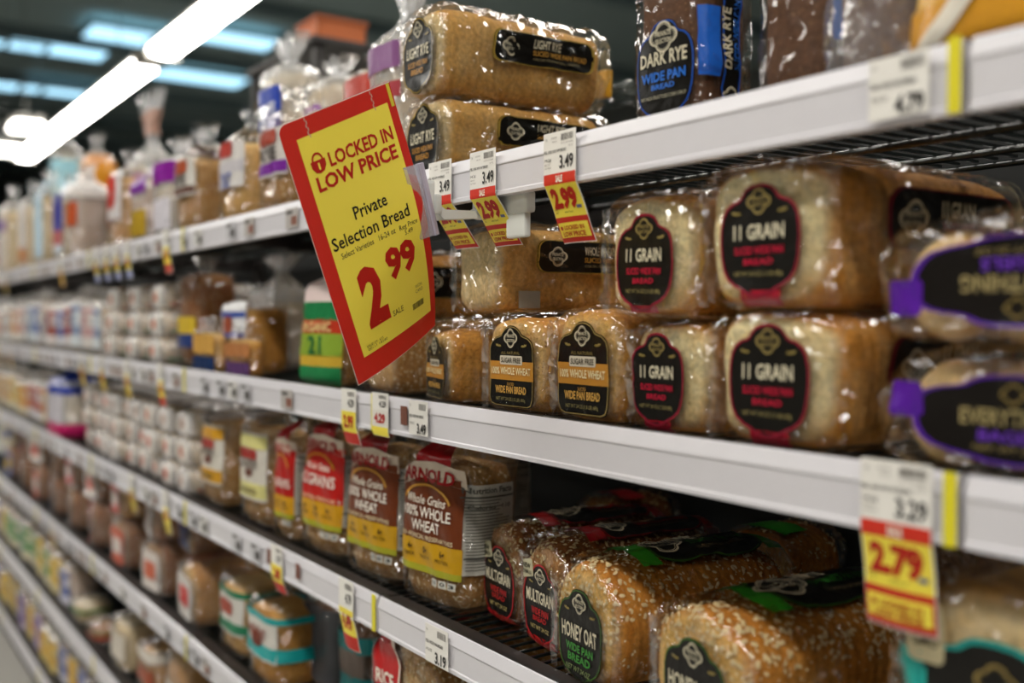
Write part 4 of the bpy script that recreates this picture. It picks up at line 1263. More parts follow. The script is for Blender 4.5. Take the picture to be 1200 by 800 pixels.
ab3 = arnold(83, 'c01f1a', 'd9962f', .166, .105, .262, .72, 'd09a1c',
             [('Whole Grains', .590, .0125, .52, 'f0dccf', .25), ('12 GRAINS', .50, .019, .70, 'f3e8dc', 0), ('NO ARTIFICIAL PRESERVATIVES', .383, .006, .76, 'f0cfa8', 0)], .06, .03)
ab3.place(XB(345, .04) + .085, .095, zC, rz=R_(3)); tag(ab3.e, 'red twelve grain bread bag standing under the yellow 2.99 rail tag', 'bread bag', 'upright whole grain bags')
ab4 = arnold(84, 'b01c18', 'd9962f', .10, .11, .235, .72, 'd09a1c', [('12 GRAINS', .46, .016, .74, 'f3e8dc', 0)], .04, .0)
ab4.place(XB(320, .03) + .02, .09, zC); tag(ab4.e, 'narrow red bread bag squeezed in left of the red twelve grain bag', 'bread bag', 'upright whole grain bags')
# nutrition panel of a bag standing behind the nearest one
bb = Bag('bread_bag', .13, .11, .25, 85, body=.82, neck=.97, fan=.2, wr=.004); bb.bread(B_SEEDY, .8); bb.film(FILM, 24, 36)
D2 = Decal(bb.geo[0], bb.geo[1], (0, 0, .125), (0, 1, 0), (0, 0, 1), (1, 0, 0), .0012); nutrition(bb, D2, 0, .2, .72, .085)
bb.patch('label_panel', .24, .72, -bb.front(), bb.front(), printed('5c2a14'), 10, 10, .001)
bb.place(XB(555, .24), .27, zC); tag(bb.e, 'bread bag in shade behind the nearest whole wheat bag, its nutrition panel showing', 'bread bag')
def country(seed, w, h, c1, c2, name, vb, word, parent_label, X, Y, rz=0, lean=.03):
    b = simple_bag('bread_bag', w, .11, h, seed, B_SEEDY, [(.60, .70, c1, 'front'), (.22, .33, c1, 'front')], panel=(.20, .72, 'd8d2c6'), text=[(word, .48, .016, w * .6, '5b5148'), (vb, .27, .011, w * .5, '6e5a2a')],
                   filmmat=FILM, body=.76, oval=(.555, w * .55, .020, c2, name), lean=lean, nv=28, nq=40)
    D = b.decal(.41); O = np.array([(-.016, -.004), (-.006, .010), (.006, .006), (.018, .010), (.02, -.004), (.0, -.009)])
    D.add('ornament', fill2d(O, (1, .5)), printed('6b3322'), b.e, .0028)
    b.place(X, Y, zC, rz=rz); tag(b.e, parent_label, 'bread bag', 'white bagged loaves on the third shelf')
country(86, .150, .255, 'd9d38a', 'a5281f', None, 'POTATO', 'COUNTRY', 'white bread bag with pale yellow bands and red logo, just left of the red bags', XB(278, .04) + .066, .095)
country(87, .150, .245, 'd19a2a', 'a5281f', None, 'HONEY', 'WHEAT', 'white bread bag with amber bands, left of the pale yellow banded one', XB(232, .04) + .066, .095)

# ---------------------------------------------------------------- top shelf: rye loaves
def rye(seed, w, h, L, lw):
    e, W, WF = loaf('bread_loaf', w, h, L, B_RYE, seed, dome=.05, wrinkle=.0055, n=4)
    end_label(e, W, WF, h, 'rye', .088, .104, 0, h * .48)
    D = Decal(W, WF, (0, L * .57, h * .62), (0, 1, 0), (0, 0, 1), (1, 0, 0))
    strip_label(e, W, WF, D, lw, h * .36, 'LIGHT RYE', 'SLICED WIDE PAN BREAD', 'c7a64a', 'b98a3e')
    return e
r6 = rye(91, .122, .112, .29, .175)
setloaf(r6, XB(472, .03) + .062, .03, zA, 'light rye loaf lying at the bottom of its pair, just right of the sale sign', group='light rye loaves')
r5 = rye(92, .126, .120, .29, .175)
setloaf(r5, XB(466, .03) + .066, .028, zA + .115, 'light rye loaf lying on top of the other rye loaf', group='light rye loaves', ry=R_(2), rz=R_(-2))
# dark rye standing on end
def darkrye(seed, w, d, h, front=True):
    e, W, WF = loaf('bread_loaf', w, d, h, B_DARK, seed, filmmat=film(gain=.8, base=.03, rough=.09, scale=13, strength=.5), dome=.02, wrinkle=.004, tail=False, n=4.5, mush=0)
    # lay the long axis upright: rotate geometry so that y -> z
    for o in e.children:
        for v in o.data.vertices: v.co = (v.co.x, v.co.z - d / 2, v.co.y)
        o.data.flip_normals()
    V = [(x, z - d / 2, y) for x, y, z in W]; F = [f[::-1] for f in WF]
    D = Decal(V, F, (0, 0, h * .5), (1, 0, 0), (0, 0, 1), (0, -1, 0), .0008)
    lw, lh = w * .80, .105
    if front:
        O = densify(SHIELD * np.array([lw / 2, lh / 2]) + np.array([0, -h * .5 + .066]), .006); c = (0, -h * .5 + .066)
        lab = D.add('front_label', fill2d(O, (1, .82, .62, .4, .2), c), printed(K), e); D.add('border', ring2d(O, .985, .955, c), printed('2358b8'), lab, .0008)
        emblem(D, lab, 0, c[1] + lh * .33, .016, CREAM)
        letters(D, lab, [('DARK RYE', 0, c[1] + lh * .13, lh * .13, lw * .80, CREAM, .02), ('WIDE PAN', 0, c[1] - lh * .05, lh * .09, lw * .76, '2a6fd0', .03), ('BREAD', 0, c[1] - lh * .15, lh * .05, lw * .4, '2a6fd0', .02),
                         ('NO HIGH FRUCTOSE CORN SYRUP', 0, c[1] - lh * .25, lh * .035, lw * .78, 'b9b39a', 0)])
    D2 = Decal(V, F, (0, 0, h * .5), (0, 1, 0), (0, 0, 1), (1, 0, 0), .0008)
    D2.add('blue_panel', rect2d(-d * .46, -d * .20, -h * .5 + .055, -h * .5 + .125, 4, 6), printed('1f63c9'), e)
    x0, x1 = -d * .17, d * .14
    sl_ = D2.add('side_label', rect2d(x0, x1, -h * .5 + .015, h * .42, 4, 16), printed(K), e)
    D2.add('border', merge2d([rect2d(x0, x0 + .0022, -h * .5 + .015, h * .42, 1, 16), rect2d(x1 - .0022, x1, -h * .5 + .015, h * .42, 1, 16)]), printed('2358b8'), sl_, .0008)
    cx = (x0 + x1) / 2
    letters(D2, sl_, [('DARK RYE', cx - .008, -h * .5 + .095, .013, .062, CREAM, .02, 0, math.pi / 2), ('SLICED WIDE PAN BREAD', cx + .007, -h * .5 + .115, .009, .10, '2a6fd0', .02, 0, math.pi / 2)], .0012)
    emblem(D2, sl_, cx, -h * .5 + .035, .012, CREAM, False)
    return e
d1 = darkrye(95, .098, .090, .27)
setloaf(d1, XB(738, .06) + .048, .105, zA, 'dark rye loaf standing upright with blue and black labels beside the light rye pair', group='dark rye loaves', rz=R_(5))
d2 = darkrye(96, .098, .095, .27, False)
setloaf(d2, XB(872, .06) + .049, .115, zA, 'dark rye loaf standing upright, second from the light rye pair, behind crinkled film', group='dark rye loaves')
# crinkled clear bag and the yellow bag at the right end
b = simple_bag('bread_bag', .092, .14, .24, 97, B_DARK, [], filmmat=film(gain=1.8, base=.05, rough=.14, scale=11, strength=1.0, haze=.12), wr=.012, body=.5, nv=40, nq=50)
b.place(XB(952, .05) + .056, .115, zA); tag(b.e, 'crumpled clear film bag over a dark loaf, right of the dark rye loaves', 'bread bag')
b = simple_bag('bread_bag', .19, .13, .24, 98, B_GOLD, [(.0, .20, 'd99a2a', 'all'), (.2, .32, 'e3b04a', 'front')], filmmat=FILM, panel=(.18, .6, 'd7a03a'), wr=.006)
D = b.decal(.25); _v, _f = rect2d(-.012, .012, -.055, .06, 3, 10); _v[:, 0] += _v[:, 1] * 1.1 - .02; D.add('stripe', (_v, _f), printed('ece4d4'), b.e, .003)
_v, _f = rect2d(.02, .07, -.045, .0, 5, 5); D.add('logo', (_v, _f), printed('8a4a22'), b.e, .003)
b.place(XB(1046, .03) + .095, .095, zA); tag(b.e, 'amber printed bread bag with white slanting stripe in the top right corner', 'bread bag')

# ---------------------------------------------------------------- top shelf left of the sign
def px_bag(row, x0, x1, ytop, Y, label, seed, cat='bread bag', group=None, wmax=.15, d=.11, Zbase=None, rz=0, **kw):
    X0, X1 = XB(x0, Y), XB(x1, Y)
    w = min(wmax, (X1 - X0) * .96); Xc = X0 + w / 2
    z0 = Zbase if Zbase is not None else SHZ[row]
    h = ZP(ytop, Xc, Y + d / 2) - z0
    b = simple_bag('bread_bag', w, d, h, seed, kw.pop('bread', B_SEEDY), kw.pop('bands', []), **kw)
    b.place(Xc, Y + d / 2, z0, rz=rz)
    tag(b.e, label, cat, group)
    return b
GA = 'bagged loaves standing on the top shelf'
px_bag('A', 300, 352, 98, .03, 'bread bag with RYE lettering and purple band right beside the sale sign', 101, group=GA, bands=[(.30, .38, '7a2a9a', 'front')], oval=(.56, .09, .026, 'a8402a', None), text=[('RYE', .44, .022, .085, '4a4440')], panel=(.28, .62, 'd6d0ca'), filmmat=FILM, body=.66)
px_bag('A', 255, 300, 128, .03, 'white bread bag with red and blue logo, second from the sale sign', 102, group=GA, bands=[(.42, .52, 'c8c4c8', 'front')], oval=(.62, .07, .03, 'b8392c', None), panel=(.30, .68, 'dcd8d4'), filmmat=FILM, body=.68, text=[('OAT', .36, .03, .05, '2c4aa8')], bread=B_GOLD)
px_bag('A', 203, 247, 148, .03, 'bread bag with RYE lettering and orange-brown logo, third from the sale sign', 103, group=GA, bands=[(.36, .42, '6a4a40', 'front')], oval=(.60, .09, .03, 'b0502c', None), text=[('RYE', .49, .025, .08, '55504a')], panel=(.34, .68, 'd8d4cc'), filmmat=FILM, body=.68)
px_bag('A', 178, 203, 165, .03, 'silvery clear bread bag with purple print, left of the RYE bag', 104, group=GA, bands=[(.55, .75, '8a1f9a', 'all')], panel=(.1, .4, 'd8d4dc'), filmmat=FILM_HAZY, bread=B_PALE)
px_bag('A', 152, 178, 190, .03, 'yellow and brown bread bag with purple rim on the top shelf', 105, group=GA, bands=[(.6, .85, '7a2a9a', 'front'), (.1, .4, 'b8962a', 'front')], bread=B_WHEAT, filmmat=FILM_HAZY)
px_bag('A', 126, 152, 178, .03, 'bread bag with bold red and white circle on the top shelf', 106, group=GA, bands=[(.3, .8, 'd8d2d0', 'front')], oval=(.58, .10, .10, 'c42f22', None), bread=B_WHEAT)
px_bag('A', 78, 126, 195, .03, 'tan bread bag with orange stripes and white top on the top shelf', 107, group=GA, bands=[(.65, .9, 'ddd6d0', 'all'), (.35, .6, 'c0552c', 'front')], bread=B_WHEAT, filmmat=FILM_HAZY)
px_bag('A', 62, 78, 205, .03, 'white bread bag with blue and red bars on the top shelf', 108, group=GA, bands=[(.35, .75, '4a4a9a', 'front'), (.2, .35, 'c06a6a', 'front')], panel=(.1, .9, 'd0d8e0'), bread=B_PALE)
px_bag('A', 40, 62, 200, .03, 'pale blue and white bread bag on the top shelf near the far left', 109, group=GA, panel=(.1, .9, 'bcd4e0'), bread=B_PALE, bands=[])
px_bag('A', 22, 40, 215, .03, 'white bread bag with orange foot on the top shelf near the far left', 110, group=GA, panel=(.1, .8, 'd8d2cc'), bread=B_PALE, bands=[(.1, .25, 'c88a5a', 'front')])
px_bag('A', 0, 22, 220, .03, 'cream bread bag with purple spot at the left edge of the top shelf', 111, group=GA, panel=(.1, .8, 'd6ccc0'), bread=B_PALE, bands=[(.5, .6, '8a6aaa', 'front')])
# second tier standing on loaves behind
tier = zA + .118
sup = []
for i, (px, lab) in enumerate(((305, 'plain loaf behind the RYE bags'), (352, 'plain loaf behind the sale sign top'), (405, 'plain loaf behind the right half of the sale sign'), (205, 'plain loaf behind the blue and white carton'), (160, 'plain loaf under the tufted bag'), (60, 'plain loaf under the sky blue bag'), (95, 'plain loaf under the amber-topped bag'))):
    e, W, WF = loaf('bread_loaf', .15, .112, .24, B_PALE, 120 + i, res=.5, dome=.04, tail=False)
    setloaf(e, XB(px, .17) + .07, .16, zA, lab + ' on the top shelf', group='loaves carrying the upper tier')
px_bag('A', 302, 352, 46, .17, 'clear bread bag with bold blue print standing high behind the RYE bags', 131, Zbase=tier, bands=[(.30, .62, '2746b0', 'front')], filmmat=FILM_HAZY, bread=B_PALE, wmax=.14, neck=.82, fan=.8, text=[('WHITE', .46, .03, .10, 'dfe3ee')])
px_bag('A', 352, 404, 72, .17, 'clear bread bag with purple logo behind the top of the sale sign', 132, Zbase=tier, bands=[], filmmat=FILM_HAZY, bread=B_PALE, oval=(.45, .08, .04, '8a2aa8', 'OAT'))
px_bag('A', 398, 460, 62, .16, 'red and orange bread bag behind the upper right corner of the sale sign', 133, Zbase=tier, bands=[(.45, .70, 'b8331f', 'all'), (.3, .45, 'd9762a', 'front')], filmmat=FILM, bread=B_GOLD)
px_bag('A', 428, 478, -12, .08, 'tall clear bread bag with purple print left of the light rye pair', 134, Zbase=zA, bands=[(.58, .70, '8a5a8c', 'front'), (.45, .52, 'b04a52', 'front')], filmmat=FILM_HAZY, bread=B_PALE, body=.70, wmax=.12)
px_bag('A', 152, 205, 112, .17, 'tufted clear bag with pink and orange tail on the top shelf', 135, Zbase=tier, bands=[(.68, .86, 'e0b8a8', 'all'), (.12, .36, '9a2aa8', 'front')], filmmat=FILM_HAZY, bread=B_PALE, body=.46, neck=.62, fan=1.25)
px_bag('A', 60, 96, 148, .17, 'sky blue bread bag standing high at the far left of the top shelf', 136, Zbase=tier, bands=[(.1, .7, 'a8dcea', 'all')], bread=B_PALE)
px_bag('A', 93, 122, 160, .17, 'amber and red topped bag standing high at the far left of the top shelf', 137, Zbase=tier, bands=[(.4, .8, 'e0962a', 'all'), (.1, .4, 'c8502a', 'all')], bread=B_PALE)
# pale blue carton with orange-red logos
X0, X1 = XB(208, .17), XB(300, .17)
e = empty('bun_carton', ((X0 + X1) / 2, .17, tier)); tag(e, 'pale blue carton with orange-red logo strips behind the RYE bags', 'carton')
cw = .22
MB().box(-cw / 2, cw / 2, 0, .12, 0, .085, .006).build('body', printed('bcd2de'), e)
for z0 in (.014, .052):
    MB().box(-cw * .30, cw * .18, -.002, 0, z0, z0 + .020).build('logo_strip', printed('c2542f'), e)
    MB().box(cw * .20, cw * .40, -.002, 0, z0 - .004, z0 + .022).build('logo_strip', printed('5a5aa0'), e)
MB().box(cw / 2 - .002, cw / 2 + .006, .005, .11, .004, .08, .003).build('end_flap', printed('c4304a'), e)
# orange crate behind, on an overstock rack
p = unproj(390, 76, 3.3)
rk = empty('overstock_rack', (p.x, p.y, 0)); tag(rk, 'dark overstock rack behind the shelving carrying the orange crate', 'rack')
for qx in (-.25, .25):
    for qy in (-.16, .16): MB().box(qx - .015, qx + .015, qy - .015, qy + .015, 0, p.z - .02).build('post', DARKFRAME, rk)
MB().box(-.28, .28, -.19, .19, p.z - .02, p.z, .003).build('deck', DARKFRAME, rk)
e = empty('orange_crate', (p.x, p.y, p.z)); tag(e, 'orange plastic crate on the far side of the shelving top', 'crate')
cw, cd, ch = .16, .17, .125
MB().box(-cw / 2, cw / 2, -cd / 2, -cd / 2 + .006, 0, ch, .002).build('side', plain('c8641f', rough=.5), e)
MB().box(-cw / 2, cw / 2, cd / 2 - .006, cd / 2, 0, ch, .002).build('side', plain('c8641f', rough=.5), e)
MB().box(-cw / 2, -cw / 2 + .006, -cd / 2, cd / 2, 0, ch, .002).build('side', plain('c8641f', rough=.5), e)
MB().box(cw / 2 - .006, cw / 2, -cd / 2, cd / 2, 0, ch, .002).build('side', plain('c8641f', rough=.5), e)
MB().box(-cw / 2 - .006, cw / 2 + .006, -cd / 2 - .006, cd / 2 + .006, ch - .012, ch, .002).build('rim', plain('b85a1c', rough=.5), e)
MB().box(-cw / 2, cw / 2, -cd / 2, cd / 2, 0, .006).build('base', plain('b85a1c', rough=.5), e)

# ---------------------------------------------------------------- far rows
GB = 'bagged breads on the second shelf left of the sign'
px_bag('B', 290, 342, 300, .165, 'clear bag tail with white haze behind the blue-edged bag', 201, group=GB, filmmat=FILM_HAZY, bread=B_PALE, bands=[(.5, .7, 'dcdcdc', 'front')], body=.6, fan=.9)
px_bag('B', 256, 312, 332, .05, 'white bread bag with blue border and brown logo on the second shelf', 202, group=GB, filmmat=FILM, bread=B_WHEAT, bands=[(.62, .68, '3a55a8', 'front'), (.40, .46, '3a55a8', 'front'), (.05, .3, '8a5a3a', 'front')], panel=(.40, .8, 'dcdcdc'), oval=(.54, .05, .035, '9a4a30', None))
px_bag('B', 205, 256, 300, .06, 'brown loaf in clear bag with yellow label on the second shelf', 203, group=GB, filmmat=FILM, bread=B_MULTI, bands=[(.3, .45, 'd8b83a', 'front'), (.18, .3, '2a3f78', 'front')], body=.85)
px_bag('B', 225, 256, 372, .02, 'small bag with navy and orange label on the second shelf', 204, group=GB, filmmat=FILM, bread=B_GOLD, bands=[(.05, .3, '1f3560', 'front'), (.35, .7, 'd0a050', 'front')], d=.04)
px_bag('B', 262, 300, 380, .012, 'low bag with purple square and tan print on the second shelf', 205, group=GB, filmmat=FILM, bread=B_WHEAT, bands=[(.05, .3, '5a3a6a', 'front'), (.4, .65, 'b87a4a', 'front')], d=.035)
k = 0
for tierk in range(3):
    for i, px in enumerate((172, 146, 122)):
        h = .068
        e = flat_pack('muffin_pack', .125, h, .24, 210 + k, 'e2ddd6', B_GOLD, stripe=('2f7a5a' if tierk < 2 else 'b03a2a'), dot='c8602a'); k += 1
        e.location = (XB(px, .03) + .06, .03 + .004 * tierk, zB + .068 * tierk)
        tag(e, 'white muffin pack with orange dot, %s of the %s stack left of brown loaf' % (('lowest', 'middle', 'top')[tierk], ('first', 'second', 'third')[i]), 'muffin pack', 'muffin packs on the second shelf')
NTH = 'first second third fourth fifth sixth seventh eighth ninth tenth eleventh twelfth thirteenth fourteenth fifteenth sixteenth seventeenth eighteenth'.split()
pal_B = [('dcd6d0', 'c8a0a0', 'pink-striped'), ('d8dce4', '5a6aa8', 'blue-striped'), ('e4dcd0', 'c88a5a', 'orange-striped'), ('dcd0cc', 'a04a3a', 'red-striped'), ('d4dce0', '8a9ab8', 'grey-blue'), ('e6e0d8', 'd8b890', 'cream')]
def far_row(row, xa, xb, step, hmin, hmax, pal, breads, grp, where, seed, Y=.03, d=.11, tall=True):
    """distant bags that blur together: one individual each, label by colour and place"""
    rnd = random.Random(seed); n = 0; seen = {}
    x = xa; items = []
    while x > xb:
        items.append((x, rnd.choice(pal), rnd.uniform(hmin, hmax))); x -= step
    protos = {}
    for x, (c1, c2, nm), h in items:
        key = (c1, c2)
        if key not in protos:
            b = simple_bag('bread_bag', step * .94, d, .21, seed + len(protos), rnd.choice(breads), [(.28, .42, c2, 'front'), (.62, .70, c2, 'front')], filmmat=FILM_HAZY, panel=(.12, .72, c1), nv=16, nq=24, oval=(.52, step * .5, .03, c2, None))
            r = b.e; protos[key] = r
            r.location = (x, Y + d / 2, SHZ[row]); 
        else:
            r = dup(protos[key], (x, Y + d / 2 + rnd.uniform(-.008, .012), SHZ[row]))
        r.rotation_euler = (0, 0, rnd.uniform(-.12, .12)); r.scale = (1, 1, h / .21)
        seen[nm] = seen.get(nm, 0) + 1
        tag(r, 'blurred %s bread bag, %s of its colour %s' % (nm, NTH[seen[nm] - 1], where), 'bread bag', grp + ', ' + nm)
far_row('B', XB(112, .03), XB(-60, .03), .135, .19, .23, pal_B, [B_PALE, B_GOLD], 'far bags on the second shelf', 'from the right on the second shelf', 300)
# top shelf beyond the left edge
far_row('A', XB(-8, .03), XB(-70, .03), .14, .20, .26, pal_B, [B_PALE, B_WHEAT], 'far bags on the top shelf', 'from the right past the top shelf edge', 320)
# third shelf: stacks of muffin packs running into the distance
protos = {}
rnd = random.Random(5)
kk = 0
xs = XB(212, .03); cols = 0
while xs > XB(-40, .03):
    for t in range(3):
        c = rnd.choice((('e4dcd4', 'c8502a', '6a4a8a'), ('e0d6cc', 'c86a4a', 'b8a08a'), ('e6e0dc', 'b89a8a', '9a5a4a')))
        if c not in protos:
            e = flat_pack('muffin_pack', .118, .066, .24, 340 + len(protos), c[0], B_GOLD, stripe=c[2], dot=c[1]); protos[c] = e
            e.location = (xs, .03, zC + .066 * t)
        else:
            e = dup(protos[c], (xs + rnd.uniform(-.006, .006), .03 + rnd.uniform(-.008, .012), zC + .066 * t))
        e.rotation_euler = (0, 0, rnd.uniform(-.06, .06))
        tag(e, 'white muffin pack, %s of the %s stack left of the amber banded bag' % (('lowest', 'middle', 'top')[t], NTH[cols]), 'muffin pack', 'muffin packs on the third shelf')
        kk += 1
    cols += 1
    xs -= .126
    if xs < XB(84, .03) + .06: break
px_bag('C', 52, 80, 425, .005, 'large blue topped bag with pink foot at the far left of the third shelf', 360, bands=[(.60, .95, '1f3aa0', 'all'), (.0, .2, 'c21f66', 'all')], panel=(.2, .6, 'c8c4cc'), bread=B_PALE, wmax=.26, d=.14, filmmat=FILM_HAZY)
pal_C = [('d8c8a8', 'c88a4a', 'amber-striped'), ('d0ccd0', 'b05a4a', 'rust-striped'), ('e0d8b0', 'd8b03a', 'yellow-striped')]
far_row('C', XB(50, .03), XB(-70, .03), .14, .18, .22, pal_C, [B_PALE, B_GOLD], 'far bags on the third shelf', 'from the right on the third shelf', 370)

# fourth shelf
GD = 'bagged breads on the fourth shelf'
px_bag('D', 284, 330, 672, .03, 'white bread bag with teal bands standing below the 1.88 tag', 401, group=GD, filmmat=FILM, bread=B_WHEAT, bands=[(.62, .68, '1fa8a8', 'all'), (.28, .40, '1fa8a8', 'all')], panel=(.26, .68, 'd4d0c8'), text=[('WHEAT', .5, .02, .09, '8a3a22')], oval=(.44, .04, .03, '6a2a1a', None), wmax=.16)
px_bag('D', 252, 290, 648, .04, 'white bread bag with green bands beside the teal banded bag', 402, group=GD, filmmat=FILM, bread=B_GOLD, bands=[(.62, .68, '1f7a55', 'all'), (.26, .36, '1f7a55', 'all')], panel=(.24, .68, 'd4d0c8'), oval=(.5, .07, .03, 'a03a22', None))
px_bag('D', 350, 392, 672, .11, 'dark grey bread bag side in the shade under the third shelf', 403, group=GD, filmmat=FILM, bread=B_DARK, bands=[(.1, .75, '55565a', 'all')])  # side of the teal bag as its own bag, shade put into the grey
px_bag('D', 392, 424, 690, .10, 'teal banded bread bag with shade painted into its colours behind the 4.49 tag', 404, group=GD, filmmat=FILM, bread=B_DARK, bands=[(.55, .68, '1c8a8c', 'all'), (.2, .36, '1c8a8c', 'all')], panel=(.3, .6, '7a6a60'))  # shelf shade painted in: teal, panel and bread darker than the front bag
e, W, WF = loaf('bread_loaf', .19, .115, .26, B_WHEAT, 406, res=.6, dome=.04, tail=False)
setloaf(e, XB(434, .02) + .095, .03, zD, 'plain loaf under the round red fronted bag on the fourth shelf')
e, W, WF = loaf('bread_bag', .19, .118, .26, B_SEEDY, 405, dome=.1, n=2.8, wrinkle=.006, oats=350)
D = Decal(W, WF, (0, 0, .07), (1, 0, 0), (0, 0, 1), (0, -1, 0))
O = densify(np.array([(-.088, -.06), (-.02, -.062), (-.005, -.02), (.0, .02), (-.012, .05), (-.03, .066), (-.07, .06), (-.088, .03)]), .008)
lab = D.add('bag_print', fill2d(O, (1, .82, .62, .4, .2), (-.045, 0)), printed('c0181b'), e)
D.add('border', ring2d(O, 1.0, .90, (-.045, 0)), printed('e0d8c8'), lab, .001)
letters(D, lab, [('RICE', -.045, -.01, .02, .05, 'f0e4d4', .03)])
D2 = Decal(W, WF, (-.03, .10, .07), (1, 0, 0), (0, 1, 0), (0, 0, 1))
D2.add('bag_print', rect2d(-.05, .01, -.09, .09, 6, 8), printed('c0181b'), e)
setloaf(e, XB(434, .02) + .095, .02, zD + .118, 'round red fronted bread bag poking up at the bottom edge', cat='bread bag')
def px_loaf(row, px, Y, w, h, L, bread, label, seed, pr, group, tiers=0, film_=None):
    e, W, WF = loaf('bread_loaf', w, h, L, bread, seed, res=.55, dome=.12, wrinkle=.006, filmmat=film_ or FILM_FAR, tail=False)
    D = Decal(W, WF, (0, 0, h * .5), (1, 0, 0), (0, 0, 1), (0, -1, 0), .0012)
    lab = D.add('end_label', fill2d(densify(rrect(w * .84, h * .74, h * .12), .012), (1, .5)), printed(pr[0]), e)
    D.add('logo', fill2d(densify(rrect(w * .55, h * .34, h * .08), .012), (1, .5)), printed(pr[1]), lab, .0012)
    D2 = Decal(W, WF, (0, L * .5, h * .6), (0, 1, 0), (0, 0, 1), (1, 0, 0), .0012)
    D2.add('side_print', rect2d(-L * .25, L * .25, -h * .2, h * .2, 4, 3), printed(pr[1]), e)
    setloaf(e, XB(px, Y) + w / 2, Y, SHZ[row] + tiers, label, group=group, rz=random.uniform(-.22, .22))
    return e
px_loaf('D', 203, .03, .15, .13, .26, B_WHEAT, 'brown loaf in white and bright red wrapper left of the green banded bag', 410, ('d8d2cc', 'd01f1f'), 'lying loaves on the fourth shelf')
px_loaf('D', 203, .06, .15, .12, .26, B_MULTI, 'brown loaf with navy print lying on the white and red wrapped loaf', 411, ('22306a', '22306a'), 'lying loaves on the fourth shelf', .14)
px_loaf('D', 165, .03, .15, .13, .26, B_MULTI, 'brown loaf with white and orange label, lower of its pair on the fourth shelf', 412, ('d8cfc8', 'c8552a'), 'lying loaves on the fourth shelf')
px_loaf('D', 163, .03, .15, .11, .26, B_MULTI, 'brown loaf with silvery label, upper of its pair on the fourth shelf', 413, ('cfc8c4', 'a08a80'), 'lying loaves on the fourth shelf', .14)
px_loaf('D', 128, .03, .15, .13, .26, B_MULTI, 'brown loaf in orange-red wrapper low on the fourth shelf', 414, ('c8502a', 'd8cfc8'), 'lying loaves on the fourth shelf')
px_loaf('D', 126, .03, .15, .11, .26, B_WHEAT, 'brown loaf in red and white wrapper resting on the orange-red one', 415, ('c03022', 'e0d8d0'), 'lying loaves on the fourth shelf', .14)
for i, px in enumerate((98, 74, 54, 36, 20, 5)):
    px_loaf('D', px, .03, .15, .13, .24, B_MULTI, 'blurred brown loaf, %s from the right lying low on the fourth shelf\'s far end' % NTH[i], 420 + i, (('c8502a', 'e8ded4'), ('e0d8d4', 'c8302a'), ('4a5a9a', 'd8b03a'))[i % 3], 'far loaves on the fourth shelf')
    px_loaf('D', px, .03, .15, .11, .24, B_MULTI, 'blurred brown loaf, %s from the right resting on others at the fourth shelf\'s end' % NTH[i], 430 + i, (('f0e6de', 'd04a32'), ('c83a2a', 'e8dcd8'), ('d8c8a0', '3a5aa0'))[i % 3], 'far upper loaves on the fourth shelf', .14)
# fifth and bottom shelf
GE = 'bagged breads on the fifth shelf'
px_bag('E', 188, 222, 735, .03, 'white and brown bread bag with pale top at the bottom edge', 501, group=GE, bread=B_WHEAT, bands=[(.3, .5, 'd8d0c4', 'front')])
px_bag('E', 156, 188, 735, .03, 'rust and white bread bag on the fifth shelf', 502, group=GE, bread=B_WHEAT, bands=[(.3, .5, 'a04a2a', 'front'), (.6, .75, 'e0d8cc', 'all')])
px_bag('E', 125, 156, 705, .03, 'cream topped bread bag on the fifth shelf beside the rust loaf', 503, group=GE, bread=B_PALE, bands=[(.2, .6, 'd8cfc0', 'front')])
px_bag('E', 97, 125, 728, .03, 'brown loaf in rust-red and green wrapper on the fifth shelf', 504, group=GE, bread=B_MULTI, bands=[(.3, .5, 'a83a22', 'all'), (.55, .65, '4a7a3a', 'all')])
px_bag('E', 78, 97, 698, .03, 'white and green topped bread bag on the fifth shelf', 505, group=GE, bread=B_PALE, bands=[(.45, .6, '3a7a45', 'all')])
pal_E = [('c8c8d8', '2a4a9a', 'blue-striped'), ('d8d0b0', '3a8a4a', 'green-striped'), ('d8b8a8', 'b04a3a', 'rust-striped'), ('d8c890', 'd8b02a', 'yellow-striped')]
far_row('E', XB(70, .03), XB(-60, .03), .15, .18, .24, pal_E, [B_WHEAT, B_PALE], 'far bags on the fifth shelf', 'from the right on the fifth shelf', 520)
pal_F = [('b8a8c8', '6a3a9a', 'purple-striped'), ('c8c8d8', '2a4a9a', 'blue-striped'), ('d8c070', 'd8a82a', 'amber-striped')]
far_row('F', XB(112, .03), XB(-60, .03), .15, .18, .24, pal_F, [B_WHEAT, B_PALE], 'far bags on the bottom shelf', 'from the right on the bottom shelf', 540)

# ---------------------------------------------------------------- price tags
price_tag('A', 660, 'sale', 'white, red and yellow 3.49 / 2.99 price tag nearest the eleven grain loaves', swing=.40)
price_tag('A', 570, 'sale', 'white, red and yellow 3.49 / 2.99 price tag beside the sign holder arm', swing=.55)
price_tag('A', 520, 'sale', 'price tag mostly hidden behind the right edge of the sale sign', swing=.6)
price_tag('A', 1055, 'white', 'small white price label on the top rail near the right end', w=.05, h=.046, old='4.79', lift=-.002)
price_tag('B', 1056, 'sale', 'big yellow 2.79 price tag hanging lowest at the right edge', w=.060, h=.128, old='3.29', new='2.79', swing=.12)
price_tag('B', 412, 'colour', 'yellow 2.99 price tag with red foot on the second rail above the red bag', w=.05, h=.085, old='4.29', new='2.99', swing=.25, cols=(YELL, 'c7281a'))
price_tag('B', 449, 'colour', 'white 4.29 price tag with green corner and yellow foot on the second rail', w=.05, h=.062, old='4.29', new='4.29', swing=.25, cols=('e8e4da', YELL))
price_tag('B', 494, 'white', 'white 3.49 price label with red foot on the second rail', w=.05, h=.046, lift=.0)
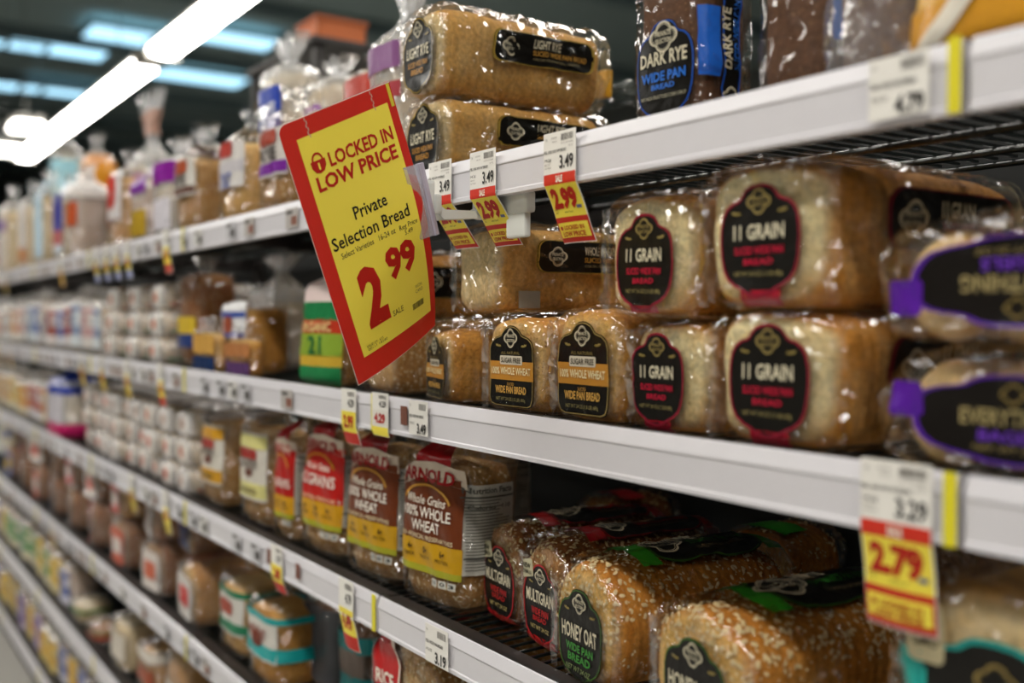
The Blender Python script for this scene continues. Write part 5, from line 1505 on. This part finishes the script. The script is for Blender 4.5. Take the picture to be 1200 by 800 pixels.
price_tag('C', 326, 'colour', 'yellow and red 1.88 price tag on the third rail above the teal banded bag', w=.052, h=.085, old='2.29', new='1.88', swing=.3, cols=(YELL, 'c7281a'))
price_tag('C', 408, 'colour', 'white and yellow 4.49 price tag with red foot on the third rail', w=.05, h=.11, old='4.79', new='4.49', swing=.2, cols=(YELL, 'c7281a'))
price_tag('C', 515, 'white', 'white 3.19 price label on the third rail below the whole wheat bag', w=.058, h=.050, old='3.19', lift=.0)
for row, lst in (('A', ((198, YELL, 'c24a3a'), (152, 'd8cc50', '9aa0c8'), (139, 'd8cc50', '9aa0c8'), (127, 'd8cc50', '9aa0c8'), (115, 'd8cc50', '9aa0c8'), (74, 'd8b84a', 'c89a4a'), (8, 'c8b04a', 'b8a060'))),
                 ('B', ((190, YELL, 'c2402a'), (150, 'dcc83a', 'c8a83a'), (121, 'dcc03a', 'c8a83a'), (97, 'd8b83a', 'c8a83a'), (13, 'd0a83a', 'b89a4a'), (2, 'd0a83a', 'b89a4a'))),
                 ('C', ((195, YELL, 'c8b03a'), (155, 'dcc83a', 'c8a83a'))), ('D', ((60, 'd0b83a', 'b89a4a'),))):
    for ti, (px, c1, c2) in enumerate(lst):
        price_tag(row, px, 'colour', '%s small blurred price tag from the right, %s, hanging below the %s rail' % (NTH[ti], 'yellow and lavender' if c2 == '9aa0c8' else ('yellow and red' if c2 in ('c24a3a', 'c2402a') else 'yellow'), ROWNAME[row]), w=.05, h=.10, new='2.50', old='3.00', swing=.15, tiny=True, cols=(c1, c2), group='far price tags on the %s rail' % ROWNAME[row])
# small brown product stickers on the rails
for row, px, lab in (('B', 476, 'small brown sticker on the second rail beside the 3.49 label'), ('C', 350, 'small brown sticker on the third rail right of the 1.88 tag'), ('C', 316, 'small brown sticker on the third rail left of the 1.88 tag')):
    o = MB().box(-.009, .009, -.0045, -.0035, -.036, -.010, .0004).build('rail_sticker', plain('7a4a3a', rough=.5))
    o.location = (XB(px), 0, EYE + LIP[row]); tag(o, lab, 'sticker', 'rail stickers')

# small printed shelf labels crowding the rails of the far bays
rnd = random.Random(11); nl = {'A': 0, 'B': 0, 'C': 0, 'D': 0}
lab_proto = []
for v_ in range(3):
    e = MB().box(-.026, .026, -.0040, -.0032, -.046, -.012, .0003).build('shelf_label', paper(('c9c8cc', 'b9b4b0', 'd8d6d2')[v_]))
    MB().box(-.021, .004, -.0044, -.0040, -.022, -.016).build('print_block', paper('6a6664'), e)
    MB().box(-.002, .022, -.0044, -.0040, -.041, -.026).build('print_block', paper(('4a4644', '8a5a4a', '55504c')[v_]), e)
    e['proto'] = 1; lab_proto.append(e)
used = set()
for row, xa in (('A', 345), ('B', 338), ('C', 300), ('D', 240)):
    x = XB(xa)
    while x > -4.6:
        k = rnd.randrange(3)
        if k not in used: o = lab_proto[k]; used.add(k); o.location = (x, 0, EYE + LIP[row])
        else: o = dup(lab_proto[k], (x, 0, EYE + LIP[row]))
        nl[row] += 1; n = nl[row]
        tag(o, 'small grey printed shelf label stuck on the %s rail left of the sale sign' % ROWNAME[row], 'shelf label', 'shelf labels on the %s rail' % ROWNAME[row])
        x -= rnd.choice((.07, .10, .14, .2))
for o in bpy.data.objects:
    if 'proto' in o: del o['proto']
